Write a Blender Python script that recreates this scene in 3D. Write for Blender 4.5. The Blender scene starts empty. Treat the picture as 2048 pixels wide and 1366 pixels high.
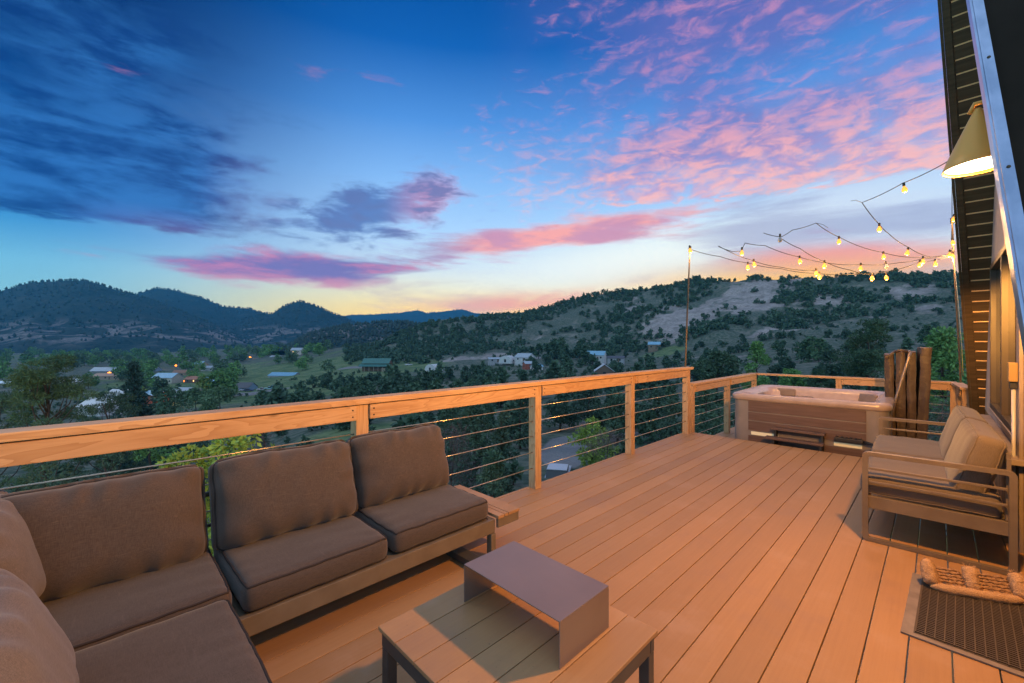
import bpy, bmesh, math, random
import numpy as np
from mathutils import Vector, Matrix, noise as mnoise
R = math.radians
random.seed(7); rng = np.random.default_rng(7)
scn = bpy.context.scene
col = scn.collection
# ------------------------------------------------------------------ calibration of the place
CAMZ = 1.45; FPX = 840.0; CX = 1024.0; HY = 687.0; YAW = R(45.37)
SY, CY = math.sin(YAW), math.cos(YAW)
def world(depth, right, z): return Vector((-depth*SY + right*CY, depth*CY + right*SY, z))
def at(px, py, depth):          # a sighting at a known distance
    return world(depth, (px-CX)/FPX*depth, CAMZ-(py-HY)/FPX*depth)
def on(px, py, z):              # a sighting on a known level
    d = FPX*(CAMZ-z)/(py-HY); return at(px, py, d)
# ------------------------------------------------------------------ object helpers
def tag(o, label=None, cat=None, group=None, kind=None):
    if label: o['label'] = label
    if cat: o['category'] = cat
    if group: o['group'] = group
    if kind: o['kind'] = kind
    return o
def empty(name, loc=(0,0,0), rz=0, label=None, cat=None, group=None):
    o = bpy.data.objects.new(name, None); col.objects.link(o)
    o.location = loc; o.rotation_euler = (0,0,rz); o.empty_display_size = .1
    return tag(o, label, cat, group)
def link(name, me, parent=None, loc=None):
    o = bpy.data.objects.new(name, me); col.objects.link(o)
    if parent is not None: o.parent = parent
    if loc is not None: o.location = loc
    return o
def np_mesh(name, v, f, mats, mi=None, smooth=False):
    v = np.asarray(v, dtype=np.float32); f = np.asarray(f, dtype=np.int32)
    me = bpy.data.meshes.new(name)
    n, k = f.shape
    me.vertices.add(len(v)); me.vertices.foreach_set('co', v.ravel())
    me.loops.add(n*k); me.loops.foreach_set('vertex_index', f.ravel())
    me.polygons.add(n); me.polygons.foreach_set('loop_start', np.arange(0, n*k, k, dtype=np.int32))
    if mi is not None: me.polygons.foreach_set('material_index', np.asarray(mi, dtype=np.int32))
    me.polygons.foreach_set('use_smooth', np.full(n, smooth, dtype=bool))
    for m in (mats if isinstance(mats, (list, tuple)) else [mats]): me.materials.append(m)
    me.update(calc_edges=True); me.validate()
    return me
class MB:
    """collects shapes into one mesh"""
    def __init__(s): s.v = []; s.f = []; s.m = []; s.sm = []
    def add(s, v, f, m=0, sm=False):
        o = len(s.v); s.v += [tuple(p) for p in v]; s.f += [tuple(i+o for i in q) for q in f]
        s.m += [m]*len(f); s.sm += [sm]*len(f); return s
    def box(s, x0, x1, y0, y1, z0, z1, m=0, b=0.0, M=None):
        if b <= 0:
            v = [(x,y,z) for z in (z0,z1) for y in (y0,y1) for x in (x0,x1)]
            f = [(0,2,3,1),(4,5,7,6),(0,1,5,4),(2,6,7,3),(0,4,6,2),(1,3,7,5)]
        else:
            bm = bmesh.new(); bmesh.ops.create_cube(bm, size=1)
            for q in bm.verts: q.co = Vector(((x0+x1)/2+q.co.x*(x1-x0), (y0+y1)/2+q.co.y*(y1-y0), (z0+z1)/2+q.co.z*(z1-z0)))
            bmesh.ops.bevel(bm, geom=bm.edges[:], offset=b, segments=2, profile=.6, affect='EDGES', clamp_overlap=True)
            bm.verts.index_update(); v = [q.co.copy() for q in bm.verts]; f = [[q.index for q in p.verts] for p in bm.faces]; bm.free()
        if M is not None: v = [M @ Vector(p) for p in v]
        return s.add(v, f, m)
    def tube(s, pts, r, n=8, m=0, closed=False, sm=True):
        pts = [Vector(p) for p in pts]; N = len(pts); rr = r if isinstance(r, (list, tuple)) else [r]*N
        v = []; f = []; up = Vector((0,0,1)); prev = None
        for i, p in enumerate(pts):
            a = pts[(i-1) % N] if (closed or i > 0) else p; c = pts[(i+1) % N] if (closed or i < N-1) else p
            t = (c-a).normalized() if (c-a).length > 1e-9 else Vector((0,0,1))
            if prev is None:
                e = up if abs(t.z) < .95 else Vector((1,0,0)); u = t.cross(e).normalized()
            else:
                u = (prev - t*prev.dot(t)); u = u.normalized() if u.length > 1e-6 else t.orthogonal().normalized()
            w = t.cross(u); prev = u
            for k in range(n):
                an = 2*math.pi*k/n; v.append(p + (u*math.cos(an)+w*math.sin(an))*rr[i])
        for i in range(N if closed else N-1):
            j = (i+1) % N
            for k in range(n): f.append((i*n+k, i*n+(k+1) % n, j*n+(k+1) % n, j*n+k))
        if not closed: f.append(tuple(range(n-1,-1,-1))); f.append(tuple((N-1)*n+k for k in range(n)))
        return s.add(v, f, m, sm)
    def beam(s, p, q, w, h, m=0, up=(0,0,1)):
        p = Vector(p); q = Vector(q); t = (q-p).normalized(); u = t.cross(Vector(up)).normalized(); a = u.cross(t)
        v = [c + u*sx*w/2 + a*sy*h/2 for c in (p,q) for sy in (-1,1) for sx in (-1,1)]
        return s.add(v, [(0,1,3,2),(4,6,7,5),(0,4,5,1),(2,3,7,6),(0,2,6,4),(1,5,7,3)], m)
    def prism(s, poly, d, m=0):
        n = len(poly); d = Vector(d); v = [Vector(p) for p in poly]; v += [p+d for p in v]
        f = [tuple(range(n-1,-1,-1)), tuple(range(n,2*n))] + [(i,(i+1) % n,(i+1) % n+n,i+n) for i in range(n)]
        return s.add(v, f, m)
    def lathe(s, prof, n=24, m=0, c=(0,0,0), sm=True, M=None):
        v = []; f = []; K = len(prof)
        for r, z in prof:
            for k in range(n):
                a = 2*math.pi*k/n; p = Vector((r*math.cos(a), r*math.sin(a), z))
                v.append((M @ p if M is not None else p) + Vector(c))
        for i in range(K-1):
            for k in range(n): f.append((i*n+k, i*n+(k+1) % n, (i+1)*n+(k+1) % n, (i+1)*n+k))
        return s.add(v, f, m, sm)
    def mesh(s, name, mats):
        me = bpy.data.meshes.new(name); me.from_pydata([tuple(p) for p in s.v], [], s.f)
        for x in (mats if isinstance(mats, (list, tuple)) else [mats]): me.materials.append(x)
        me.polygons.foreach_set('material_index', s.m); me.polygons.foreach_set('use_smooth', s.sm)
        bm = bmesh.new(); bm.from_mesh(me); bmesh.ops.recalc_face_normals(bm, faces=bm.faces[:]); bm.to_mesh(me); bm.free()
        me.update(); return me
    def build(s, name, mats, parent=None, loc=None): return link(name, s.mesh(name, mats), parent, loc)
def bez(a, b, sag, n=12):
    a = Vector(a); b = Vector(b); out = []
    for i in range(n+1):
        t = i/n; p = a.lerp(b, t); p.z -= sag*4*t*(1-t); out.append(p)
    return out
def lin(r, g=None, b=None):
    if g is None: r, g, b = r
    f = lambda c: (c/255/12.92) if c/255 <= .04045 else ((c/255+.055)/1.055)**2.4
    return (f(r), f(g), f(b), 1)
# ------------------------------------------------------------------ materials
class NT:
    def __init__(s, tree): s.t = tree; s.n = tree.nodes; s.l = tree.links
    def new(s, typ, **kw):
        n = s.n.new(typ)
        for k, v in kw.items(): setattr(n, k, v)
        return n
    def put(s, sock, v):
        if hasattr(v, 'is_output') or isinstance(v, bpy.types.NodeSocket): s.l.new(v, sock)
        elif v is not None: sock.default_value = v
    def math(s, op, a, b=None, c=None, clamp=False):
        n = s.new('ShaderNodeMath', operation=op, use_clamp=clamp); s.put(n.inputs[0], a)
        if b is not None: s.put(n.inputs[1], b)
        if c is not None: s.put(n.inputs[2], c)
        return n.outputs[0]
    def ss(s, x, a, b):           # smooth step from a to b
        n = s.new('ShaderNodeMapRange', interpolation_type='SMOOTHSTEP'); s.put(n.inputs[0], x)
        if a < b: v = (a, b, 0, 1)
        else: v = (b, a, 1, 0)
        for i in range(4): n.inputs[i+1].default_value = v[i]
        return n.outputs[0]
    def noise(s, vec, scale, detail=4, rough=.55, dist=0.0):
        n = s.new('ShaderNodeTexNoise'); s.put(n.inputs['Vector'], vec)
        n.inputs['Scale'].default_value = scale; n.inputs['Detail'].default_value = detail
        n.inputs['Roughness'].default_value = rough; n.inputs['Distortion'].default_value = dist
        return n.outputs[0]
    def mapv(s, vec, scale=(1,1,1), rot=(0,0,0), loc=(0,0,0)):
        n = s.new('ShaderNodeMapping'); s.put(n.inputs[0], vec)
        n.inputs[1].default_value = loc; n.inputs[2].default_value = rot; n.inputs[3].default_value = scale
        return n.outputs[0]
    def mix(s, f, a, b, mode='MIX'):
        n = s.new('ShaderNodeMix', data_type='RGBA', blend_type=mode); s.put(n.inputs[0], f); s.put(n.inputs[6], a); s.put(n.inputs[7], b)
        return n.outputs[2]
    def ramp(s, f, stops, interp='LINEAR'):
        n = s.new('ShaderNodeValToRGB'); s.put(n.inputs[0], f); e = n.color_ramp.elements; n.color_ramp.interpolation = interp
        while len(e) < len(stops): e.new(.5)
        for i, (p, c) in enumerate(stops): e[i].position = p; e[i].color = c if len(c) == 4 else (*c, 1)
        return n.outputs[0]
    def bump(s, h, strength, dist=.01):
        n = s.new('ShaderNodeBump'); s.put(n.inputs['Height'], h); n.inputs['Strength'].default_value = strength; n.inputs['Distance'].default_value = dist
        return n.outputs[0]
def material(name, build=None, color=(.5,.5,.5), rough=.6, metal=0.0, spec=.5, emit=None, es=0.0):
    m = bpy.data.materials.new(name); m.use_nodes = True
    t = NT(m.node_tree); b = m.node_tree.nodes['Principled BSDF']
    b.inputs['Base Color'].default_value = (*color[:3], 1); b.inputs['Roughness'].default_value = rough
    b.inputs['Metallic'].default_value = metal; b.inputs['Specular IOR Level'].default_value = spec
    if emit: b.inputs['Emission Color'].default_value = (*emit[:3], 1); b.inputs['Emission Strength'].default_value = es
    if build: build(t, b)
    return m
def coords(t, which='Object'): return t.new('ShaderNodeTexCoord').outputs[which]
def noisy(name, c0, c1, scale, rough=.7, stretch=(1,1,1), bump=.0, bd=.01, detail=5, metal=0.0, spec=.4, pos=(.35,.65), rnd=0.0, world_space=False):
    def f(t, b):
        v = t.new('ShaderNodeNewGeometry').outputs['Position'] if world_space else coords(t)
        v = t.mapv(v, stretch); n = t.noise(v, scale, detail)
        c = t.ramp(n, [(pos[0], c0), (pos[1], c1)])
        if rnd:
            o = t.new('ShaderNodeObjectInfo').outputs['Random']
            c = t.mix(1.0, c, t.ramp(o, [(0, (1-rnd,)*3), (1, (1+rnd,)*3)]), 'MULTIPLY')
        t.put(b.inputs['Base Color'], c)
        if bump: t.put(b.inputs['Normal'], t.bump(n, bump, bd))
    return material(name, f, rough=rough, metal=metal, spec=spec)
def wood(name, c0, c1, axis=1, scale=1.0, rough=.6, knots=True):
    def f(t, b):
        v = coords(t); oi = t.new('ShaderNodeObjectInfo').outputs['Random']
        off = t.new('ShaderNodeVectorMath', operation='SCALE'); off.inputs[0].default_value = (7.3, 3.1, 5.7); t.put(off.inputs['Scale'], oi)
        ad = t.new('ShaderNodeVectorMath', operation='ADD'); t.put(ad.inputs[0], v); t.put(ad.inputs[1], off.outputs[0]); v = ad.outputs[0]
        st = [10*scale]*3; st[axis] = 1.1*scale
        vv = t.mapv(v, tuple(st)); n = t.noise(vv, 1.0, 3, .5, .6)
        ring = t.math('FRACT', t.math('MULTIPLY', n, 9.0)); ring = t.math('POWER', ring, 2.2)
        st2 = [260*scale]*3; st2[axis] = 6*scale
        fine = t.noise(t.mapv(v, tuple(st2)), 1.0, 2)
        c = t.mix(t.math('MULTIPLY', ring, .75), c0, c1)
        c = t.mix(t.math('MULTIPLY', t.ss(fine, .45, .75), .35), c, c1)
        big = t.noise(v, 1.3, 2); c = t.mix(t.math('MULTIPLY', t.ss(big, .4, .7), .3), c, (c1[0]*.9, c1[1]*.8, c1[2]*.75, 1))
        if knots:
            vo = t.new('ShaderNodeTexVoronoi', feature='F1'); st3 = [4.2]*3; st3[axis] = 2.1
            t.put(vo.inputs['Vector'], t.mapv(v, tuple(st3))); vo.inputs['Scale'].default_value = 1.0
            k = t.ss(t.math('ADD', vo.outputs['Distance'], t.math('MULTIPLY', n, .03)), .12, .05)
            c = t.mix(t.math('MULTIPLY', k, .8), c, (c1[0]*.32, c1[1]*.26, c1[2]*.2, 1))
        t.put(b.inputs['Base Color'], c); t.put(b.inputs['Normal'], t.bump(fine, .15, .002))
    return material(name, f, rough=rough, spec=.3)
LAMP_W=315; LAMP_C=(1,.43,.08); BULB_W=9.5; BULB_C=(1,.47,.14); HAZE=1.15e-4
M = {}
M['pine'] = {ax: wood('pine_wood_'+'xyz'[ax], (.50,.32,.18,1), (.31,.165,.075,1), ax) for ax in (0,1,2)}
def deck_mat(t, b):
    g = t.new('ShaderNodeNewGeometry'); v = g.outputs['Position']; ri = g.outputs['Random Per Island']
    n = t.noise(t.mapv(v, (70,2.2,70)), 1.0, 4, .6); dirt = t.noise(v, 1.7, 5, .65); spot = t.noise(v, 46, 2)
    c = t.mix(n, (.31,.168,.074,1), (.39,.22,.10,1))
    c = t.mix(1.0, c, t.ramp(ri, [(0,(.84,.84,.85)),(1,(1.10,1.09,1.08))]), 'MULTIPLY')
    c = t.mix(t.math('MULTIPLY', t.ss(dirt,.50,.72), .28), c, (.46,.31,.235,1))
    c = t.mix(t.math('MULTIPLY', t.ss(dirt,.47,.32), .25), c, (.22,.125,.085,1))
    c = t.mix(t.math('MULTIPLY', t.ss(spot,.74,.8), .55), c, (.08,.055,.04,1))
    t.put(b.inputs['Base Color'], c); t.put(b.inputs['Roughness'], t.math('ADD', t.math('MULTIPLY', dirt, .3), .42))
    t.put(b.inputs['Normal'], t.bump(n, .22, .002))
M['deck'] = material('composite_deck_board', deck_mat, spec=.4)
M['slat'] = material('slat_board', deck_mat, spec=.4)
def fabric(name, c0, c1, sc=1.0):
    def f(t, b):
        v = coords(t); w1 = t.noise(t.mapv(v, (600*sc,40*sc,600*sc)), 1, 2); w2 = t.noise(t.mapv(v, (40*sc,600*sc,600*sc)), 1, 2)
        big = t.noise(v, 6, 4); slub = t.noise(t.mapv(v, (9,120,120)), 1, 3)
        m = t.math('MULTIPLY', t.math('ADD', w1, w2), .5); c = t.mix(t.ss(m,.35,.65), c0, c1)
        c = t.mix(t.math('MULTIPLY', t.ss(slub,.6,.78), .6), c, (c1[0]*1.3, c1[1]*1.25, c1[2]*1.2, 1))
        c = t.mix(t.math('MULTIPLY', t.ss(big,.5,.75), .1), c, (c0[0]*.75, c0[1]*.75, c0[2]*.75, 1))
        t.put(b.inputs['Base Color'], c); t.put(b.inputs['Normal'], t.bump(m, .25, .001))
        b.inputs['Sheen Weight'].default_value = .18; b.inputs['Sheen Roughness'].default_value = .5
    return material(name, f, rough=.9, spec=.15)
M['fab'] = fabric('taupe_outdoor_fabric', (.054,.041,.035,1), (.086,.067,.057,1))
M['fabsky'] = fabric('skylit_taupe_fabric', (.085,.075,.078,1), (.135,.12,.122,1))  # lighter lilac-grey copy of the taupe, standing in for sky light
M['fab2'] = fabric('sand_outdoor_fabric', (.11,.084,.062,1), (.155,.12,.09,1))
M['pipe'] = material('piping_cord', color=(.035,.028,.026), rough=.85, spec=.2)
M['frame'] = noisy('taupe_powder_coat', (.13,.10,.07,1), (.16,.125,.09,1), 9, rough=.42, spec=.5)
M['frame2'] = noisy('sand_powder_coat', (.125,.095,.068,1), (.155,.12,.088,1), 9, rough=.42, spec=.5)
M['dkframe'] = noisy('charcoal_powder_coat', (.045,.042,.042,1), (.065,.06,.058,1), 8, rough=.4, spec=.5)
M['steel'] = noisy('bronze_metal_cover', (.19,.14,.12,1), (.23,.17,.145,1), 2.5, rough=.33, metal=.35, spec=.6)
M['cable'] = material('railing_cable', color=(.55,.47,.38), rough=.3, metal=.8)
M['screw'] = material('dark_screw_hole', color=(.05,.035,.025), rough=.7)
M['wall'] = noisy('weathered_wall_board', (.30,.255,.235,1), (.42,.36,.335,1), 1.0, rough=.75, stretch=(40,40,1.6), bump=.2, bd=.004)
M['wallbrown'] = noisy('stained_lower_board', (.07,.045,.028,1), (.22,.14,.07,1), 1.0, rough=.6, stretch=(12,12,3), bump=.2, bd=.004)
M['soffit'] = noisy('dark_soffit_board', (.045,.031,.015,1), (.08,.056,.028,1), 1.0, rough=.5, stretch=(2,30,30), bump=.15, bd=.003)
M['lip'] = material('lamplit_board_edge', color=(.85,.58,.28), rough=.6)  # pale gold stands in for lamplight catching the soffit lips
M['roof'] = noisy('dark_metal_roofing', (.010,.007,.005,1), (.018,.013,.010,1), 2.5, rough=.8, spec=.1)
M['trim'] = noisy('galvanised_trim', (.26,.32,.46,1), (.38,.44,.60,1), 5, rough=.3, metal=.75, stretch=(3,3,1))
M['winframe'] = material('dark_bronze_window_frame', color=(.05,.035,.025), rough=.4)
M['sill'] = noisy('painted_sill', (.22,.175,.15,1), (.29,.235,.205,1), 6, rough=.5)
def glass_mat(t, b):
    b.inputs['Base Color'].default_value = (.02,.018,.015,1); b.inputs['Roughness'].default_value = .03; b.inputs['Specular IOR Level'].default_value = .9
M['glass'] = material('window_glass', glass_mat)
M['curtain'] = noisy('interior_blind', (.16,.13,.07,1), (.24,.2,.11,1), 4, rough=.8, stretch=(1,8,1))
M['black'] = material('black_plastic', color=(.015,.015,.016), rough=.5)
M['spa_shell'] = noisy('pearl_acrylic_shell', (.33,.25,.215,1), (.40,.31,.27,1), 7, rough=.22, spec=.55)
M['spa_panel'] = noisy('brown_spa_panel', (.10,.06,.047,1), (.145,.09,.072,1), 1, rough=.5, stretch=(3,3,40), bump=.12, bd=.003)
M['spa_corner'] = noisy('grey_spa_corner', (.20,.175,.165,1), (.24,.21,.2,1), 5, rough=.42)
M['pillow'] = noisy('spa_headrest', (.15,.115,.095,1), (.18,.14,.12,1), 9, rough=.6)
M['led'] = material('lit_step_lens', color=(.75,.68,.48), rough=.15, emit=(1,.82,.45), es=.16)
M['vinyl'] = noisy('brown_spa_cover_vinyl', (.042,.027,.02,1), (.066,.044,.033,1), 5, rough=.5, bump=.6, bd=.05, spec=.4)
M['lever'] = material('lifter_tube', color=(.19,.15,.125), rough=.35, metal=.5)
def rubber_mat(t, b):
    v = coords(t); n = t.noise(v, 30, 3); t.put(b.inputs['Base Color'], t.mix(n, (.05,.036,.024,1), (.085,.062,.042,1)))
M['rubber'] = material('rubber_mat', rubber_mat, rough=.55)
M['border'] = noisy('mat_border', (.16,.13,.115,1), (.22,.185,.165,1), 12, rough=.5)
M['coir'] = noisy('coir_bristle', (.36,.21,.11,1), (.52,.33,.19,1), 160, rough=.9, bump=.8, bd=.01)
M['coird'] = noisy('woven_coir', (.22,.125,.065,1), (.36,.21,.12,1), 90, rough=.9, bump=.8, bd=.01)
M['yellowbox'] = material('tan_outlet_box', color=(.27,.17,.06), rough=.5)
M['conduit'] = material('pvc_conduit', color=(.4,.38,.37), rough=.4)
def bulb_mat(t, b):
    lw = t.new('ShaderNodeLayerWeight'); lw.inputs[0].default_value = .35
    c = t.mix(t.ss(lw.outputs['Facing'], .05, .75), (1.7,.72,.10,1), (.95,.23,.006,1)); t.put(b.inputs['Emission Color'], c); b.inputs['Emission Strength'].default_value = 1
    b.inputs['Base Color'].default_value = (.5,.2,.03,1); b.inputs['Roughness'].default_value = .1
M['bulb'] = material('amber_bulb', bulb_mat)
M['bulbcore'] = material('glowing_filament', color=(1,.8,.4), emit=(1,.72,.30), es=22)
M['clear'] = material('unlit_clear_bulb', color=(.45,.42,.4), rough=.08, spec=.8)
M['socket'] = material('bulb_socket', color=(.05,.035,.02), rough=.5)
M['wire'] = material('black_light_cord', color=(.02,.018,.016), rough=.6)
M['polewood'] = noisy('dark_pole', (.05,.035,.025,1), (.10,.07,.045,1), 5, rough=.6, stretch=(8,8,.6))
M['lampshade'] = material('brass_glare_shade', color=(.90,.44,.10), rough=.45, metal=.1)  # brass pushed to bright orange gold to carry the lamp's glare
M['lampin'] = material('white_lamp_lining', color=(.85,.8,.7), rough=.5)
M['lampglow'] = material('lit_lamp_diffuser', color=(1,.9,.7), emit=(1,.80,.50), es=9)
def leafmat(name, c0, c1, rnd=.25, tr=.25):
    def f(t, b):
        g = t.new('ShaderNodeNewGeometry'); ri = g.outputs['Random Per Island']; oi = t.new('ShaderNodeObjectInfo').outputs['Random']
        big = t.noise(coords(t), .9, 2)
        c = t.mix(ri, c0, c1); c = t.mix(t.math('MULTIPLY', t.ss(big,.4,.65), .4), c, (c1[0]*1.25, c1[1]*1.2, c1[2], 1))
        c = t.mix(1.0, c, t.ramp(oi, [(0,(1-rnd,1-rnd,1-rnd*.7)),(1,(1+rnd,1+rnd*.8,1+rnd*.4))]), 'MULTIPLY')
        t.put(b.inputs['Base Color'], c)
        b.inputs['Subsurface Weight'].default_value = 0
    return material(name, f, rough=.7, spec=.2)
M['juniper'] = leafmat('juniper_foliage', (.036,.078,.054,1), (.085,.15,.098,1))
M['pineleaf'] = leafmat('pine_needles', (.034,.085,.05,1), (.085,.15,.085,1))
M['spruceleaf'] = leafmat('spruce_needles', (.022,.056,.048,1), (.05,.105,.088,1))
M['leaf'] = leafmat('spring_leaves', (.075,.17,.06,1), (.15,.30,.10,1))
M['leafyellow'] = leafmat('yellow_green_leaves', (.16,.25,.045,1), (.32,.44,.09,1))
M['willow'] = leafmat('willow_leaves', (.065,.12,.068,1), (.12,.20,.11,1))
M['twig'] = leafmat('bare_twigs', (.07,.06,.06,1), (.13,.11,.115,1))
M['bark'] = noisy('rough_bark', (.035,.027,.022,1), (.085,.065,.052,1), 8, rough=.9, stretch=(3,3,.6), bump=.6, bd=.03)
# ------------------------------------------------------------------ sky (world)
W = bpy.data.worlds.new('World'); scn.world = W; W.use_nodes = True
def pe(px, py):                 # sighting direction -> azimuth, elevation in degrees
    r = (px-CX)/FPX; return math.degrees(math.atan(r)), math.degrees(math.atan((HY-py)/FPX/math.sqrt(1+r*r)))
def build_sky():
    t = NT(W.node_tree); t.n.clear()
    d = t.new('ShaderNodeTexCoord').outputs['Generated']
    def dot(v):
        n = t.new('ShaderNodeVectorMath', operation='DOT_PRODUCT'); t.put(n.inputs[0], d); n.inputs[1].default_value = v; return n.outputs['Value']
    fr, rt, z = dot((-SY, CY, 0)), dot((CY, SY, 0)), dot((0,0,1))
    deg = 180/math.pi
    az = t.math('MULTIPLY', t.math('ARCTAN2', rt, fr), deg); el = t.math('MULTIPLY', t.math('ARCSINE', z), deg)
    elc = t.math('MAXIMUM', el, 0.0)
    # cloud-layer plane coordinates
    den = t.math('ADD', t.math('MAXIMUM', z, 0.0), .10)
    cu, cv = t.math('DIVIDE', rt, den), t.math('DIVIDE', fr, den)
    cb = t.new('ShaderNodeCombineXYZ'); t.put(cb.inputs[0], cu); t.put(cb.inputs[1], cv); P = cb.outputs[0]
    cb2 = t.new('ShaderNodeCombineXYZ'); t.put(cb2.inputs[0], t.math('MULTIPLY', az, 1.0)); t.put(cb2.inputs[1], el); A = cb2.outputs[0]
    # clear twilight gradient
    f = t.math('DIVIDE', elc, 50.0)
    left = t.ramp(f, [(0,lin(122,180,192)),(.08,lin(128,188,200)),(.15,lin(112,184,216)),(.22,lin(64,148,206)),(.32,lin(16,102,178)),(.46,lin(0,66,140)),(.60,lin(0,48,116)),(1,lin(0,28,84))])
    mid = t.ramp(f, [(0,lin(252,208,96)),(.055,lin(253,218,112)),(.10,lin(248,226,152)),(.145,lin(232,230,198)),(.20,lin(200,224,240)),(.30,lin(170,212,252)),(.42,lin(134,188,246)),(.55,lin(82,148,224)),(.70,lin(20,98,182)),(.86,lin(0,70,150)),(1,lin(0,54,126))])
    c = t.mix(t.ss(az, -52, -12), left, mid)
    dark = t.math('MULTIPLY', t.ss(az, -20, -54), t.ss(el, 14, 34)); c = t.mix(t.math('MULTIPLY', dark, .65), c, lin(0,30,90))
    def gauss(a0, e0, sa, se, rot=0.0):
        x, y = t.math('SUBTRACT', az, a0), t.math('SUBTRACT', el, e0)
        cr, sr = math.cos(rot), math.sin(rot)
        u = t.math('ADD', t.math('MULTIPLY', x, cr/sa), t.math('MULTIPLY', y, sr/sa)); v = t.math('ADD', t.math('MULTIPLY', x, -sr/se), t.math('MULTIPLY', y, cr/se))
        q = t.math('ADD', t.math('MULTIPLY', u, u), t.math('MULTIPLY', v, v)); return t.math('EXPONENT', t.math('MULTIPLY', q, -1.0))
    def streak(p0, p1, w, k=.62):
        a, b = pe(*p0), pe(*p1); L = math.hypot(b[0]-a[0], b[1]-a[1])
        return gauss((a[0]+b[0])/2, (a[1]+b[1])/2, L*k, w, math.atan2(b[1]-a[1], b[0]-a[0]))
    K = lambda x, y: t.math('MULTIPLY', x, y)
    S = lambda x, k: K(t.math('SUBTRACT', x, .5), k)
    # glow where the sun went down, pale band above it
    c = t.mix(K(streak((820,640),(1600,570), 2.4, .6), .8), c, lin(255,212,96))
    c = t.mix(K(streak((1000,555),(1700,430), 3.9, .58), .95), c, lin(240,250,246))
    # noise fields
    n1 = t.noise(t.mapv(A, (.16,.30,1), (0,0,R(10))), 1.6, 5, .62, .4)
    n2 = t.noise(t.mapv(A, (.29,.82,1), (0,0,R(4)), (3,1,0)), 1.0, 6, .62, .5)
    n3 = t.noise(t.mapv(A, (.035,.26,1), (0,0,R(-8))), 1.0, 6, .6, .5)
    n4 = t.noise(t.mapv(A, (.10,.34,1), (0,0,R(-10)), (5,2,0)), 1.0, 6, .62, .3)
    n5 = t.noise(t.mapv(A, (.15,.52,1), (0,0,R(-16)), (1,4,0)), 1.0, 6, .62, .3)
    # high dark cloud mass, left
    m = t.math('MAXIMUM', streak((-150,330),(470,350), 9.0, .60), K(streak((-40,170),(420,200), 12, .60), .7))
    m = K(m, t.ss(t.math('ADD', el, S(n4, 4.0)), 10.0, 12.6))
    tex = t.ss(t.math('ADD', K(n4, .55), K(n5, .45)), .40, .60)
    a = t.ss(t.math('ADD', K(m, 1.1), S(n4, 1.5)), .22, .80)
    edge = t.math('MULTIPLY', t.ss(az, -38, -27), t.ss(el, 26, 14)); under = K(t.ss(el, 14.5, 11.5), t.ss(az, -48, -38))
    cc = t.mix(tex, lin(48,112,184), lin(18,62,130)); cc = t.mix(K(t.math('MAXIMUM', edge, K(under, .6)), .6), cc, lin(142,104,160))
    c = t.mix(K(a, .88), c, cc)
    # mauve streak in the middle
    m = streak((570,460),(930,372), 4.4, .60); a = t.ss(t.math('ADD', m, S(n5, 2.0)), .36, .90)
    cc = t.mix(t.ss(az, -18, -8), lin(74,108,176), lin(226,142,172)); cc = t.mix(K(t.ss(n5,.44,.62), .85), cc, lin(82,98,160)); c = t.mix(K(a, .82), c, cc)
    # long lens cloud above the far hills
    m = streak((300,532),(850,536), 2.1, .50); a = t.ss(t.math('ADD', m, t.math('ADD', S(n3, 1.8), S(n4, .8))), .26, .72)
    cc = t.mix(t.ss(n4,.43,.66), lin(112,112,176), lin(196,128,170)); cc = t.mix(K(t.ss(el, 8.6, 7.2), .7), cc, lin(206,140,166)); c = t.mix(K(a, .95), c, cc)
    # pink streak rising to the right
    m = streak((830,496),(1400,422), 2.0, .55); a = t.ss(t.math('ADD', m, t.math('ADD', S(n3, 1.8), S(n4, .8))), .26, .74)
    cc = t.mix(t.ss(n4,.40,.62), lin(252,166,158), lin(206,144,174)); cc = t.mix(t.ss(az, -2, -14), cc, lin(140,116,172)); c = t.mix(K(a, .92), c, cc)
    # lavender veil on the right
    m = K(streak((1300,500),(2000,410), 7.5, .72), t.ss(t.math('ADD', az, S(n3, 14.0)), 14, 38)); a = t.ss(t.math('ADD', m, S(n3, .8)), .16, .85)
    cc = t.mix(t.ss(n3,.38,.60), lin(206,218,238), lin(150,156,196)); c = t.mix(K(a, .66), c, cc)
    # red afterglow low on the right
    m = streak((1480,530),(2000,510), 2.4, .6); a = t.ss(t.math('ADD', m, S(n3, .9)), .22, .95)
    c = t.mix(K(a, .85), c, lin(244,150,146)); c = t.mix(K(streak((1380,566),(1860,556), 2.3, .66), .95), c, lin(255,196,96))
    # thin grey and rose streaks near the horizon
    m = K(t.ss(el, 10.5, 6.5), t.ss(az, -28, -10)); a = K(t.ss(t.math('ADD', n3, S(n4, .4)), .46, .64), m)
    c = t.mix(K(a, .66), c, lin(188,180,186)); c = t.mix(K(K(streak((900,614),(1230,590), 1.3), t.ss(n3,.34,.54)), .85), c, lin(230,156,152))
    # flocks of pink altocumulus, right
    lo = pe(1240,416); hi = pe(1890,340)
    s = (hi[1]-lo[1])/(hi[0]-lo[0]); line = t.math('SUBTRACT', el, t.math('ADD', K(t.math('SUBTRACT', az, lo[0]), s), lo[1]))
    big = t.noise(t.mapv(A, (.05,.085,1), (0,0,R(14)), (2,7,0)), 1.0, 3, .5)
    soft = K(K(t.ss(az, -6, 26), t.ss(line, .5, 6)), t.ss(big, .30, .60)); c = t.mix(K(soft, .6), c, lin(112,112,186))
    dens = K(t.ss(t.math('ADD', az, K(line, .35)), -4, 20), t.ss(t.math('ADD', line, S(n2, 2.5)), -.6, .9))
    dens = K(dens, t.math('ADD', K(t.ss(line, 14, 2), .42), .58))
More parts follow.
